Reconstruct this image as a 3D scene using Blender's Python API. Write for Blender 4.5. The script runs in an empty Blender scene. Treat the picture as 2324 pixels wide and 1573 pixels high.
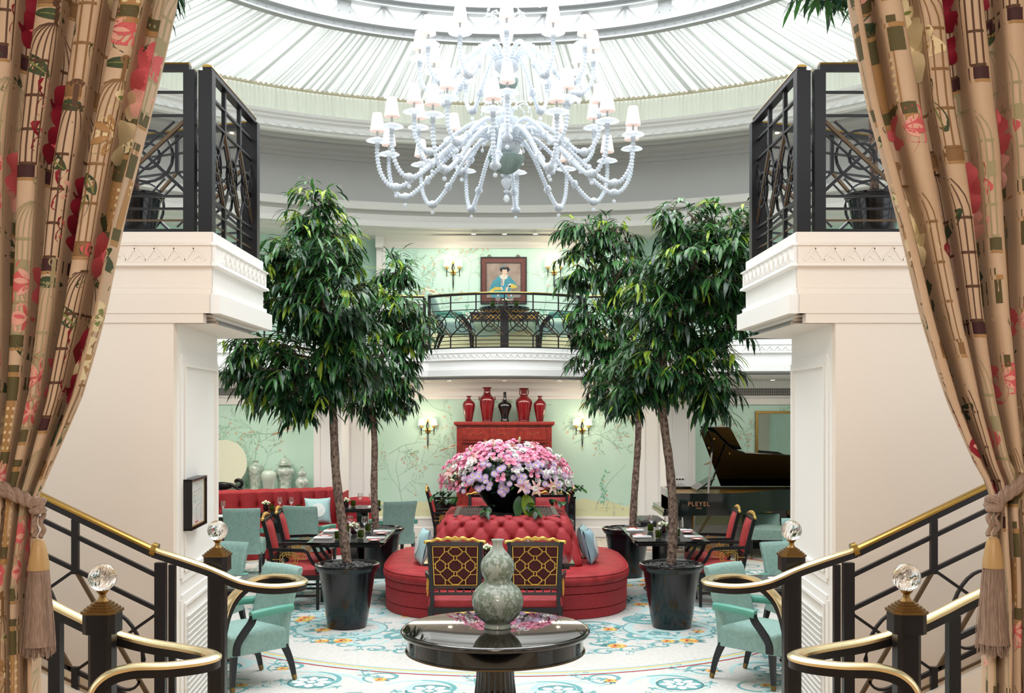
import bpy, math, random
import numpy as np
from mathutils import Vector, Matrix
PI = math.pi
sc = bpy.context.scene
COL = sc.collection

# ---------------------------------------------------------------- camera
F_PX, HZ, CX, EYE = 2450.0, 925.0, 1145.0, 2.35
cam_d = bpy.data.cameras.new('camera'); cam = bpy.data.objects.new('camera', cam_d); COL.objects.link(cam)
cam.location = (0, 0, EYE); cam.rotation_euler = (PI/2, 0, 0)
cam_d.sensor_fit = 'HORIZONTAL'; cam_d.sensor_width = 36.0
cam_d.lens = F_PX / 2324.0 * 36.0
cam_d.shift_x = (1162 - CX) / 2324.0
cam_d.shift_y = (HZ - 786.5) / 2324.0
cam_d.clip_start = 0.05; cam_d.clip_end = 200
sc.camera = cam
# ---------------------------------------------------------------- world, daylight, exposure
w = bpy.data.worlds.new('world'); sc.world = w; w.use_nodes = True
w.node_tree.nodes['Background'].inputs[0].default_value = (0.93, 0.97, 1.0, 1)
w.node_tree.nodes['Background'].inputs[1].default_value = 1.7
sc.view_settings.view_transform = 'Standard'; sc.view_settings.look = 'None'
sc.view_settings.exposure = 0.4; sc.view_settings.gamma = 1.0
sc.view_settings.use_curve_mapping = False
sc.cycles.use_denoising = True
sc.cycles.max_bounces = 8; sc.cycles.diffuse_bounces = 4; sc.cycles.glossy_bounces = 4
sc.cycles.transmission_bounces = 6; sc.cycles.transparent_max_bounces = 12
sc.cycles.caustics_reflective = False; sc.cycles.caustics_refractive = False
sc.cycles.use_adaptive_sampling = True; sc.cycles.adaptive_threshold = 0.02
def area(name, loc, target, size, power, color=(1, 1, 1), shape='DISK', size_y=None):
    d = bpy.data.lights.new(name, 'AREA'); d.shape = shape; d.size = size
    if size_y: d.size_y = size_y
    d.energy = power; d.color = color
    o = bpy.data.objects.new(name, d); COL.objects.link(o); o.location = loc
    o.rotation_euler = (Vector(target) - Vector(loc)).to_track_quat('-Z', 'Y').to_euler()
    return o
def point(name, loc, power, color, r=0.05):
    d = bpy.data.lights.new(name, 'POINT'); d.energy = power; d.color = color; d.shadow_soft_size = r
    o = bpy.data.objects.new(name, d); COL.objects.link(o); o.location = loc
    return o
# daylight over the glass roof
area('skylight', (0, 10.9, 9.6), (0, 10.9, 0), 14.4, 2300, (0.96, 0.98, 1.0))
# warm lamp of the foyer behind the doorway
area('foyer_lamp', (0, -.6, 3.7), (0, 3.2, 2.0), 1.4, 72, (1.0, 0.82, 0.68))
area('wall_fill_light', (0, 3.7, 4.4), (0, 5.6, 1.2), 1.6, 24, (1.0, 0.87, 0.76))  # added fill with no visible source, brightens the wall by the stairs
# downlight strips of the ground floor soffit and the upper gallery
WARM = (1.0, 0.90, 0.78)
area('soffit_light_back', (0, 18.4, 2.76), (0, 18.6, 0), 4.2, 44, WARM, 'RECTANGLE', 0.5)
area('soffit_light_left', (-4.2, 16.4, 2.74), (-4.2, 16.6, 0), 1.8, 42, WARM, 'RECTANGLE', 1.4)
area('soffit_light_right', (4.2, 16.4, 2.74), (4.2, 16.6, 0), 1.8, 22, WARM, 'RECTANGLE', 1.4)
area('gallery_light', (0, 18.6, 5.4), (0, 18.8, 3), 4.2, 26, WARM, 'RECTANGLE', 0.5)

# ---------------------------------------------------------------- helpers
def lin(h):
    h = h.lstrip('#'); c = [int(h[i:i+2], 16) / 255 for i in (0, 2, 4)]
    return tuple(((x + .055) / 1.055) ** 2.4 if x > .04045 else x / 12.92 for x in c) + (1,)
MATS = {}
def mat(name, color, rough=.5, metal=0, spec=.5, bump=None, var=None, trans=0, ior=1.45, emit=None, coat=0, sheen=0, var_scale=8, coat_rough=.03, transl=0, alpha_t=0, var_stretch=None, tcol=None):
    m = bpy.data.materials.new(name); m.use_nodes = True; nt = m.node_tree; N = nt.nodes; L = nt.links
    p = N['Principled BSDF']; c = lin(color) if isinstance(color, str) else color
    p.inputs['Base Color'].default_value = c; p.inputs['Roughness'].default_value = rough
    p.inputs['Metallic'].default_value = metal; p.inputs['Specular IOR Level'].default_value = spec
    p.inputs['Transmission Weight'].default_value = trans; p.inputs['IOR'].default_value = ior
    p.inputs['Coat Weight'].default_value = coat; p.inputs['Coat Roughness'].default_value = coat_rough
    if sheen:
        p.inputs['Sheen Weight'].default_value = sheen; p.inputs['Sheen Roughness'].default_value = .35
        p.inputs['Sheen Tint'].default_value = c
    if emit:
        p.inputs['Emission Color'].default_value = lin(emit[0]); p.inputs['Emission Strength'].default_value = emit[1]
    tc = N.new('ShaderNodeTexCoord')
    if var:
        nz = N.new('ShaderNodeTexNoise'); nz.inputs['Scale'].default_value = var_scale; nz.inputs['Detail'].default_value = 5
        if var_stretch:
            mp = N.new('ShaderNodeMapping'); mp.inputs['Scale'].default_value = var_stretch
            L.new(tc.outputs['Object'], mp.inputs[0]); L.new(mp.outputs[0], nz.inputs['Vector'])
        else: L.new(tc.outputs['Object'], nz.inputs['Vector'])
        r = N.new('ShaderNodeValToRGB'); r.color_ramp.elements[0].position = .38; r.color_ramp.elements[1].position = .62
        r.color_ramp.elements[0].color = c; r.color_ramp.elements[1].color = lin(var)
        L.new(nz.outputs['Fac'], r.inputs[0]); L.new(r.outputs[0], p.inputs['Base Color'])
    if bump:
        nb = N.new('ShaderNodeTexNoise'); nb.inputs['Scale'].default_value = bump[0]; nb.inputs['Detail'].default_value = 3
        L.new(tc.outputs['Object'], nb.inputs['Vector'])
        b = N.new('ShaderNodeBump'); b.inputs['Strength'].default_value = bump[1]; b.inputs['Distance'].default_value = .01
        L.new(nb.outputs['Fac'], b.inputs['Height']); L.new(b.outputs[0], p.inputs['Normal'])
    out = N['Material Output']; last = p.outputs[0]
    if transl:
        t = N.new('ShaderNodeBsdfTranslucent'); t.inputs[0].default_value = lin(tcol) if tcol else c
        mx = N.new('ShaderNodeMixShader'); mx.inputs[0].default_value = transl
        L.new(last, mx.inputs[1]); L.new(t.outputs[0], mx.inputs[2]); last = mx.outputs[0]
    if alpha_t:
        t = N.new('ShaderNodeBsdfTransparent'); mx = N.new('ShaderNodeMixShader'); mx.inputs[0].default_value = alpha_t
        L.new(last, mx.inputs[1]); L.new(t.outputs[0], mx.inputs[2]); last = mx.outputs[0]
    L.new(last, out.inputs[0])
    MATS[name] = m
    return m
def thin_glass(name, tint='#ffffff', f0=.06, f1=.75):
    m = bpy.data.materials.new(name); m.use_nodes = True; nt = m.node_tree; N = nt.nodes; L = nt.links
    N.remove(N['Principled BSDF'])
    t = N.new('ShaderNodeBsdfTransparent'); t.inputs[0].default_value = lin(tint)
    g = N.new('ShaderNodeBsdfGlossy'); g.inputs['Roughness'].default_value = .03
    lw = N.new('ShaderNodeLayerWeight'); lw.inputs[0].default_value = .35
    mr = N.new('ShaderNodeMapRange'); mr.inputs[3].default_value = f0; mr.inputs[4].default_value = f1
    mx = N.new('ShaderNodeMixShader')
    L.new(lw.outputs['Facing'], mr.inputs[0]); L.new(mr.outputs[0], mx.inputs[0])
    L.new(t.outputs[0], mx.inputs[1]); L.new(g.outputs[0], mx.inputs[2]); L.new(mx.outputs[0], N['Material Output'].inputs[0])
    MATS[name] = m
    return m

class MB:
    def __init__(s): s.v = []; s.f = []; s.m = []; s.mi = 0
    def add(s, vs, fs, mi=None):
        b = len(s.v); s.v.extend([tuple(map(float, q)) for q in vs]); s.f.extend([tuple(i + b for i in f) for f in fs])
        s.m.extend([s.mi if mi is None else mi] * len(fs)); return s
    def box(s, x0, x1, y0, y1, z0, z1, mi=None):
        vs = [(x, y, z) for z in (z0, z1) for y in (y0, y1) for x in (x0, x1)]
        return s.add(vs, [(0, 2, 3, 1), (4, 5, 7, 6), (0, 1, 5, 4), (2, 6, 7, 3), (0, 4, 6, 2), (1, 3, 7, 5)], mi)
    def bar(s, a, b, w, h, up=(0, 0, 1), mi=None, w2=None, h2=None):
        a = Vector(a); b = Vector(b); d = (b - a).normalized(); u = Vector(up)
        if abs(d.dot(u)) > .98: u = Vector((0, 1, 0))
        r = d.cross(u).normalized(); u = r.cross(d).normalized(); vs = []
        for c, ww, hh in ((a, w, h), (b, w2 or w, h2 or h)):
            for sx, sy in ((-1, -1), (1, -1), (1, 1), (-1, 1)): vs.append(c + r * sx * ww / 2 + u * sy * hh / 2)
        return s.add(vs, [(3, 2, 1, 0), (4, 5, 6, 7), (0, 1, 5, 4), (1, 2, 6, 5), (2, 3, 7, 6), (3, 0, 4, 7)], mi)
    def sweep3(s, pts, prof, up=(0, 0, 1), closed=False, mi=None, scales=None, cap=True):
        P = [Vector(p) for p in pts]; n = len(P); k = len(prof); vs = []
        for i in range(n):
            if closed: d = P[(i+1) % n] - P[i-1]
            else: d = P[min(i+1, n-1)] - P[max(i-1, 0)]
            d.normalize(); u = Vector(up)
            if abs(d.dot(u)) > .999: u = Vector((0, 1, 0))
            r = d.cross(u).normalized(); u2 = r.cross(d).normalized(); sc_ = scales[i] if scales else 1
            for (a, b) in prof: vs.append(P[i] + r * a * sc_ + u2 * b * sc_)
        fs = []
        for i in range(n if closed else n - 1):
            j = (i + 1) % n
            for q in range(k): fs.append((i*k+q, i*k+(q+1) % k, j*k+(q+1) % k, j*k+q))
        if not closed and cap: fs.append(tuple(range(k-1, -1, -1))); fs.append(tuple((n-1)*k+q for q in range(k)))
        return s.add(vs, fs, mi)
    def tube(s, pts, r, seg=8, closed=False, mi=None, cap=True):
        P = [Vector(p) for p in pts]; n = len(P)
        rs = r if isinstance(r, (list, tuple)) else [r] * n
        vs = []; prev = None
        for i in range(n):
            if closed: d = P[(i+1) % n] - P[i-1]
            else: d = P[min(i+1, n-1)] - P[max(i-1, 0)]
            d.normalize()
            if prev is None:
                a = Vector((0, 0, 1)) if abs(d.z) < .9 else Vector((1, 0, 0)); e = d.cross(a).normalized()
            else: e = (prev - d * prev.dot(d)); e = e.normalized() if e.length > 1e-6 else d.orthogonal().normalized()
            prev = e; g = d.cross(e)
            for q in range(seg):
                t = 2 * PI * q / seg; vs.append(P[i] + (e * math.cos(t) + g * math.sin(t)) * rs[i])
        fs = []
        for i in range(n if closed else n - 1):
            j = (i + 1) % n
            for q in range(seg): fs.append((i*seg+q, i*seg+(q+1) % seg, j*seg+(q+1) % seg, j*seg+q))
        if not closed and cap: fs.append(tuple(range(seg-1, -1, -1))); fs.append(tuple((n-1)*seg+q for q in range(seg)))
        return s.add(vs, fs, mi)
    def lathe(s, prof, c=(0, 0, 0), seg=32, mi=None, fn=None, a0=0, a1=2*PI):
        vs = []; full = abs(a1 - a0 - 2*PI) < 1e-6; n = seg if full else seg + 1
        for (r, z) in prof:
            for q in range(n):
                t = a0 + (a1 - a0) * q / seg; rr = fn(r, z, t) if fn else r
                vs.append((c[0] + rr * math.cos(t), c[1] + rr * math.sin(t), c[2] + z))
        fs = []
        for i in range(len(prof) - 1):
            for q in range(seg):
                q2 = (q + 1) % n if full else q + 1
                fs.append((i*n+q, i*n+q2, (i+1)*n+q2, (i+1)*n+q))
        if full:
            if 1e-5 < prof[0][0] < 1.5: fs.append(tuple(range(n-1, -1, -1)))
            if 1e-5 < prof[-1][0] < 1.5: fs.append(tuple((len(prof)-1)*n+q for q in range(n)))
        return s.add(vs, fs, mi)
    def sphere(s, c, r, seg=12, rings=8, mi=None, sx=1, sy=1, sz=1):
        vs = []; fs = []
        for i in range(rings + 1):
            ph = PI * i / rings
            for q in range(seg):
                t = 2*PI*q/seg; vs.append((c[0]+r*sx*math.sin(ph)*math.cos(t), c[1]+r*sy*math.sin(ph)*math.sin(t), c[2]-r*sz*math.cos(ph)))
        for i in range(rings):
            for q in range(seg): fs.append((i*seg+q, i*seg+(q+1) % seg, (i+1)*seg+(q+1) % seg, (i+1)*seg+q))
        return s.add(vs, fs, mi)
    def grid(s, fn, nu, nv, mi=None, closed_u=False):
        mu = nu if closed_u else nu + 1
        vs = [fn(i / nu, j / nv) for j in range(nv + 1) for i in range(mu)]
        fs = [(j*mu+i, j*mu+(i+1) % mu, (j+1)*mu+(i+1) % mu, (j+1)*mu+i) for j in range(nv) for i in range(nu)]
        return s.add(vs, fs, mi)
    def prism(s, poly, z0, z1, mi=None, axis='z'):
        n = len(poly)
        def P(a, b, z): return (a, b, z) if axis == 'z' else ((a, z, b) if axis == 'y' else (z, a, b))
        vs = [P(a, b, z0) for a, b in poly] + [P(a, b, z1) for a, b in poly]
        fs = [tuple(range(n-1, -1, -1)), tuple(range(n, 2*n))] + [(i, (i+1) % n, n+(i+1) % n, n+i) for i in range(n)]
        return s.add(vs, fs, mi)
    def xf(s, M, start=0):
        for i in range(start, len(s.v)): s.v[i] = tuple(M @ Vector(s.v[i]))
        return s
    def build(s, name, mats, parent=None, smooth=35, bev=0):
        me = bpy.data.meshes.new(name); me.from_pydata(s.v, [], s.f)
        if not isinstance(mats, (list, tuple)): mats = [mats]
        for m in mats: me.materials.append(m)
        if len(mats) > 1: me.polygons.foreach_set('material_index', s.m)
        if smooth:
            me.polygons.foreach_set('use_smooth', [True] * len(me.polygons)); me.update()
            me.set_sharp_from_angle(angle=math.radians(smooth))
        me.update()
        o = bpy.data.objects.new(name, me); COL.objects.link(o)
        if parent: o.parent = parent
        if bev:
            b = o.modifiers.new('bevel', 'BEVEL'); b.width = bev; b.segments = 2; b.limit_method = 'ANGLE'; b.angle_limit = math.radians(40)
        return o
def tag(o, label, cat, group=None, kind=None):
    o['label'] = label; o['category'] = cat
    if group: o['group'] = group
    if kind: o['kind'] = kind
    return o
def thing(name, label, cat, loc=(0, 0, 0), rz=0, group=None):
    o = bpy.data.objects.new(name, None); COL.objects.link(o); o.empty_display_size = .1
    o.location = loc; o.rotation_euler = (0, 0, rz)
    return tag(o, label, cat, group)
def struct(o): o['kind'] = 'structure'; return o
def clone(src, parent=None):
    c = src.copy(); COL.objects.link(c)
    if parent: c.parent = parent
    for ch in list(src.children): clone(ch, c)
    return c
USED = set()
def place(src, loc, rz, label, group=None):
    if src.name in USED: o = clone(src)
    else: USED.add(src.name); o = src
    o.location = loc; o.rotation_euler = (0, 0, rz); o['label'] = label
    if group: o['group'] = group
    return o
def at(px, py, Y):                       # a measured picture point turned into metres at depth Y
    return Vector(((px - CX) * Y / F_PX, Y, EYE - (py - HZ) * Y / F_PX))
def smooth_pts(pts, n=6, closed=False):
    P = [Vector(p) for p in pts]; out = []; m = len(P)
    for i in range(m if closed else m - 1):
        g = (lambda k: P[k % m]) if closed else (lambda k: P[max(0, min(m-1, k))])
        p0, p1, p2, p3 = g(i-1), g(i), g(i+1), g(i+2)
        for q in range(n):
            t = q / n
            out.append(.5 * ((2*p1) + (p2-p0)*t + (2*p0-5*p1+4*p2-p3)*t*t + (3*p1-p0-3*p2+p3)*t**3))
    if not closed: out.append(P[-1])
    return out
def sweep2(path, prof, mb, closed=False, mi=None, side=1):
    """sweep a (outward offset, z) profile along a plan polyline"""
    P = [Vector((p[0], p[1])) for p in path]; n = len(P); k = len(prof); vs = []
    for i in range(n):
        ds = []
        if closed or i > 0: ds.append((P[i] - P[i-1]).normalized())
        if closed or i < n-1: ds.append((P[(i+1) % n] - P[i]).normalized())
        ns = [Vector((d.y, -d.x)) * side for d in ds]; nn = sum(ns, Vector((0, 0))).normalized()
        sc_ = 1 / max(.4, nn.dot(ns[0]))
        for (a, z) in prof: vs.append((P[i].x + nn.x * a * sc_, P[i].y + nn.y * a * sc_, z))
    fs = []
    for i in range(n if closed else n - 1):
        j = (i + 1) % n
        for q in range(k - 1): fs.append((i*k+q, i*k+q+1, j*k+q+1, j*k+q))
    mb.add(vs, fs, mi)
def resample(path, step):
    P = [Vector(p) for p in path]; out = [P[0].copy()]; acc = 0
    for a, b in zip(P, P[1:]):
        L = (b - a).length; t = step - acc
        while t <= L + 1e-9: out.append(a.lerp(b, t / L)); t += step
        acc = L - (t - step)
    return out

# ---------------------------------------------------------------- materials
white = mat('white_paint', '#efefed', .55, bump=(40, .02))
offwhite = mat('offwhite_paint', '#e6e4df', .6)
cream = mat('warm_tinted_plaster', '#e9dfd4', .7, bump=(60, .04))  # warm tint of the lamp light is put into the wall colour
grey_paint = mat('grey_paint', '#bdbdbb', .7, bump=(60, .03))
wallpaper = mat('mint_wallpaper', '#c1e4d4', .75, var='#c9e9dc', var_scale=1.2)
beige_carpet = mat('beige_carpet', '#cfc6ba', .95, var='#b8ad9f', var_scale=22)
ivory_carpet = mat('ivory_carpet', '#d3d1cc', .95, var='#c9c6c0', var_scale=30, bump=(220, .15))
black_gloss = mat('black_lacquer', '#0b0b0d', .07, coat=.6)
black_satin = mat('black_satin', '#141317', .32)
black_iron = mat('black_iron', '#18171b', .35, metal=.2)
brass = mat('brass', '#b08f4c', .22, metal=1)
brass_dark = mat('aged_brass', '#8a6d42', .34, metal=1)
bronze = mat('dark_bronze', '#5c4a36', .38, metal=.6)
brass_light = mat('polished_brass', '#e6d3a6', .27, metal=1)
gilt = mat('gilding', '#dcb057', .33, metal=.85)
teal_fabric = mat('teal_fabric', '#8caaa2', .85, var='#829f97', var_scale=30, sheen=.2, bump=(260, .12))
teal_leather = mat('teal_leather', '#5a9b89', .32)
red_velvet = mat('red_velvet', '#aa2e33', .6, var='#932126', var_scale=7, sheen=.55, bump=(300, .08))
red_pattern = mat('dotted_red_velvet', '#a82e34', .65, var='#95252c', var_scale=60, sheen=.5, bump=(300, .12))
dark_red_cloth = mat('dark_red_cloth', '#4a0d10', .8, var='#3c0a0d', var_scale=40)
red_lacquer = mat('red_lacquer', '#8e2b22', .38, var='#78211a', var_scale=14, coat=.15)
red_edge = mat('worn_red_edge', '#7e1c16', .45)
oxblood = mat('oxblood_glaze', '#74131a', .1, coat=.7, var='#5a0c12', var_scale=5)
celadon_pale = mat('pale_celadon', '#c9dcd0', .12, coat=.6, bump=(30, .05))
celadon_vine = mat('vine_celadon', '#ccd6cf', .15, coat=.5, var='#96ad9d', var_scale=17)
gourd_glaze = mat('gourd_glaze', '#b4bab3', .16, coat=.5, var='#a3aca2', var_scale=9)
bark = mat('bark', '#4c3832', .85, var='#8a7668', var_scale=12, bump=(24, .6), var_stretch=(3, 3, 2.2))
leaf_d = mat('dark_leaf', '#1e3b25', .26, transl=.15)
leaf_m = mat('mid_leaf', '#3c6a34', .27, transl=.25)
leaf_l = mat('pale_leaf', '#93ad34', .4, transl=.35)
pebble = mat('black_pebble', '#1c1d20', .22)
glass = thin_glass('clear_glass')
green_glass = mat('green_glass', '#5f7a1c', .08, trans=.75, ior=1.3, coat=.3)
linen = mat('white_linen', '#f3f2f0', .85)
china_red = mat('red_plate_glaze', '#c8402f', .2)
steel_white = mat('white_steel', '#aeb1b1', .45)
chrome = mat('chrome', '#c8c8c8', .15, metal=1)
velarium = mat('white_voile', '#e9ebe8', .9, transl=.6, tcol='#9a9d9a')
def streaky(m, lo, hi, n):
    nt = m.node_tree; N = nt.nodes; L = nt.links; tc = N.new('ShaderNodeTexCoord'); sp = N.new('ShaderNodeSeparateXYZ'); L.new(tc.outputs['Object'], sp.inputs[0])
    at2 = N.new('ShaderNodeMath'); at2.operation = 'ARCTAN2'; L.new(sp.outputs[0], at2.inputs[0]); L.new(sp.outputs[1], at2.inputs[1])
    mu = N.new('ShaderNodeMath'); mu.operation = 'MULTIPLY'; mu.inputs[1].default_value = n; L.new(at2.outputs[0], mu.inputs[0])
    nz = N.new('ShaderNodeTexNoise'); nz.noise_dimensions = '1D'; nz.inputs['Detail'].default_value = 4; nz.inputs['Scale'].default_value = 1; nz.inputs['Roughness'].default_value = .75; L.new(mu.outputs[0], nz.inputs['W'])
    r = N.new('ShaderNodeValToRGB'); r.color_ramp.elements[0].position = .38; r.color_ramp.elements[1].position = .6; r.color_ramp.elements[0].color = lin(lo); r.color_ramp.elements[1].color = lin(hi)
    L.new(nz.outputs['Fac'], r.inputs[0])
    for n_ in N:
        if n_.type == 'BSDF_TRANSLUCENT': L.new(r.outputs[0], n_.inputs[0])
streaky(velarium, '#5f635e', '#a9aca8', 75)
velarium_green = mat('ivory_voile', '#e4e6da', .9, transl=.4, tcol='#b4b7a8')
tape_m = mat('beige_tape', '#cfc6ac', .9)
murano = mat('milky_glass', '#e4e9ee', .12, transl=.45, alpha_t=.22, coat=.5)
murano_tube = mat('smoky_glass', '#b9c6d8', .15, transl=.35, alpha_t=.25, coat=.5)
murano_bowl = mat('grey_glass_bowl', '#8fa39f', .12, transl=.3, coat=.6)
shade_m = mat('cream_shade', '#f4efec', .8, transl=.15)
shade_in = mat('lit_shade_lining', '#f6c27a', .8, emit=('#ffb25a', .7))
lamp_lit = mat('lit_shade', '#fff1e2', .7, emit=('#ffe2c4', .5))
bulb_m = mat('lit_lamp', '#ffffff', .5, emit=('#ffe0b0', 12))
crystal = mat('crystal', '#ffffff', .02, trans=1, ior=1.5)
fabric_cream = mat('printed_cotton', '#d3bfa8', .62, var='#ccb69d', var_scale=3)
tassel_m = mat('taupe_silk', '#a9968a', .6, var='#8e7c72', var_scale=60, var_stretch=(6, 6, .5))
tassel_cap_m = mat('gold_satin', '#c0a374', .4)
stone_tread = mat('stone_tread', '#d8c3a8', .6, var='#cdb598', var_scale=6)
dark_wood = mat('mahogany_frame', '#5a2c24', .4, var='#6d3a2e', var_scale=30)
# ================================================================ SETTING
ZC = 2.80      # ceiling of the ground floor below the gallery
ZF = 3.27      # gallery floor
DC = (0, 10.9) # centre of the dome
def arc_pts(cx, cy, r, a0, a1, n): return [(cx + r*math.cos(a0+(a1-a0)*i/n), cy + r*math.sin(a0+(a1-a0)*i/n)) for i in range(n+1)]
m = MB(); m.box(-9, 9, 6.2, 21.5, -.1, -.0095); struct(m.build('floor', beige_carpet))
# ---- vector ornament helpers: every shape is a small mesh mapped onto its surface
class Art:
    def __init__(s, mapf, mats): s.mb = MB(); s.map = mapf; s.mats = mats; s.k = 0; s.c = 0
    def P(s, a, b): return s.map(a, b, s.k + (s.c % 37) * .025)
    def ribbon(s, pts, w, mi, taper=True):
        s.c += 1; n = len(pts); vs = []
        for i in range(n):
            a = pts[max(0, i-1)]; b = pts[min(n-1, i+1)]; dx = b[0]-a[0]; dy = b[1]-a[1]; L = math.hypot(dx, dy) or 1
            ww = (w(i/(n-1)) if callable(w) else w * (1 - .6*i/(n-1) if taper else 1)) / 2
            vs.append(s.P(pts[i][0]-dy/L*ww, pts[i][1]+dx/L*ww)); vs.append(s.P(pts[i][0]+dy/L*ww, pts[i][1]-dx/L*ww))
        s.mb.add(vs, [(2*i, 2*i+1, 2*i+3, 2*i+2) for i in range(n-1)], mi)
    def leaf(s, x, y, ang, L, W, mi, n=4):
        ca, sa = math.cos(ang), math.sin(ang); pts = [(x+ca*L*i/n, y+sa*L*i/n) for i in range(n+1)]
        s.ribbon(pts, lambda t: W*max(.06, math.sin(PI*min(1, t*.92+.04))**.8), mi)
    def disc(s, x, y, r, mi, n=10, ry=None, rot=0):
        s.c += 1; ry = ry or r; c = s.P(x, y); vs = [c]
        for q in range(n):
            t = 2*PI*q/n; u = r*math.cos(t); v = ry*math.sin(t)
            vs.append(s.P(x+u*math.cos(rot)-v*math.sin(rot), y+u*math.sin(rot)+v*math.cos(rot)))
        s.mb.add(vs, [(0, 1+q, 1+(q+1) % n) for q in range(n)], mi)
    def ring(s, x, y, r0, r1, mi, n=24, a0=0, a1=2*PI):
        pts = [(x+(r0+r1)/2*math.cos(a0+(a1-a0)*q/n), y+(r0+r1)/2*math.sin(a0+(a1-a0)*q/n)) for q in range(n+1)]
        s.ribbon(pts, abs(r1-r0), mi, taper=False)
    def rect(s, x0, x1, y0, y1, mi, nx=1, ny=1):
        s.c += 1; vs = [s.P(x0+(x1-x0)*i/nx, y0+(y1-y0)*j/ny) for j in range(ny+1) for i in range(nx+1)]
        s.mb.add(vs, [(j*(nx+1)+i, j*(nx+1)+i+1, (j+1)*(nx+1)+i+1, (j+1)*(nx+1)+i) for j in range(ny) for i in range(nx)], mi)
    def lift(s): s.k += 1; return s

# ---- the patterned rug
car_t = mat('rug_teal', '#6ba0a1', .95); car_l = mat('rug_pale_teal', '#b2cfcd', .95); car_d = mat('rug_deep_teal', '#4a7d80', .95)
car_y = mat('rug_yellow', '#dcc06a', .95); car_r = mat('rug_red', '#9c3438', .95); car_o = mat('rug_orange', '#dd8a4c', .95); car_w = mat('rug_ivory', '#eae9e4', .95)
RC = (0, 13.2)
rug = MB(); rug.lathe([(0, -.0055), (5.38, -.0055), (5.4, -.0095)], (RC[0], RC[1], 0), 96)
A = Art(lambda a, b, k: (a, b, -.005 + .0007*k), None)
A.mb = rug; R = random.Random(5)
CT, CL, CD, CY, CR_, CO, CW = 1, 2, 3, 4, 5, 6, 7
for r0, r1, mi in ((3.60, 3.615, CT), (3.63, 3.66, CY), (3.68, 3.72, CL), (3.735, 3.765, CR_), (5.12, 5.15, CY), (5.18, 5.23, CR_), (5.26, 5.3, CR_)):
    A.ring(RC[0], RC[1], r0, r1, mi, 120)
def spiral(x, y, r, ang, turns, w, mi, sgn=1, n=26):
    pts = []
    for i in range(n+1):
        t = i/n; rr = r*(1-.86*t); a = ang + sgn*turns*2*PI*t
        pts.append((x+rr*math.cos(a), y+rr*math.sin(a)))
    A.ribbon(pts, lambda t: w*(.35+.9*math.sin(PI*min(1, t*.9+.08))), mi); return pts
def rose(x, y, r):
    for q in range(3): A.leaf(x, y, R.uniform(0, 6.28), r*1.9, r*.7, CD)
    A.lift()
    for q in range(6):
        t = q*PI/3; A.disc(x+r*.55*math.cos(t), y+r*.55*math.sin(t), r*.55, CY if q % 2 else CO, 7)
    A.lift(); A.disc(x, y, r*.42, CR_, 7); A.lift(); A.disc(x+r*.1, y, r*.22, CY, 6); A.k -= 3
def acanthus(x, y, ang, L, sgn=1):
    """curving stem with side lobes"""
    n = 14; pts = []; a = ang; px, py = x, y
    for i in range(n+1):
        pts.append((px, py)); a += sgn*(.10 + .018*i); px += L/n*math.cos(a); py += L/n*math.sin(a)
    A.ribbon(pts, lambda t: .035*L/.6*(1.1-t), CT)
    for i in range(1, n-1, 2):
        dx = pts[i+1][0]-pts[i][0]; dy = pts[i+1][1]-pts[i][1]; aa = math.atan2(dy, dx)
        for sg in (-1, 1):
            A.leaf(pts[i][0], pts[i][1], aa+sg*.85, L*.17, L*.05, CL if (i//2) % 2 else CT, 3)
    spiral(px+.05*math.cos(a+sgn*PI/2)*L, py+.05*math.sin(a+sgn*PI/2)*L, .07*L, a-sgn*PI/2, 1.2, .02*L, CT, sgn, 12)
def medallion(x, y, s=.19):
    A.ring(x, y, s*1.25, s*1.32, CL, 28); A.ring(x, y, s*.97, s*1.08, CD, 28); A.disc(x, y, s*.97, CT, 24); A.lift()
    for q in range(8):
        t = 2*PI*q/8; A.leaf(x+s*.3*math.cos(t), y+s*.3*math.sin(t), t, s*.62, s*.42, CW)
    A.lift(); A.disc(x, y, s*.26, CT, 12); A.lift(); A.disc(x, y, s*.2, CW, 12); A.k -= 3
NM = 25
for k in range(NM):
    t = -PI/2 + .105 + 2*PI*k/NM
    if math.sin(t) > .75: continue
    cx, cy = RC[0]+4.28*math.cos(t), RC[1]+4.28*math.sin(t); medallion(cx, cy)
    for sg in (1, -1):
        spiral(cx, cy, .44, t+sg*1.9, .62, .05, CL, sg); spiral(cx, cy, .36, t+PI+sg*.4, .5, .035, CT, -sg)
        c2 = (RC[0]+(4.28+sg*.36)*math.cos(t+PI/NM), RC[1]+(4.28+sg*.36)*math.sin(t+PI/NM))
        spiral(c2[0], c2[1], .2, t+PI*(sg > 0), 1.3, .032, CT, sg); acanthus(c2[0], c2[1], t+sg*1.2, .5, sg); acanthus(cx+.3*math.cos(t+sg*1.57), cy+.3*math.sin(t+sg*1.57), t-sg*.3, .45, -sg)
    q = t+PI/NM; rose(RC[0]+4.0*math.cos(q), RC[1]+4.0*math.sin(q), .055); rose(RC[0]+4.62*math.cos(q+.02), RC[1]+4.62*math.sin(q+.02), .05)
for k in range(64):
    t = 2*PI*k/64
    if math.sin(t) > .6: continue
    for rr in (4.8, 5.0): 
        cx, cy = RC[0]+rr*math.cos(t+rr), RC[1]+rr*math.sin(t+rr)
        spiral(cx, cy, .16, R.uniform(0, 6), 1.1, .03, R.choice((CT, CL)), R.choice((1, -1)))
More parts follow.
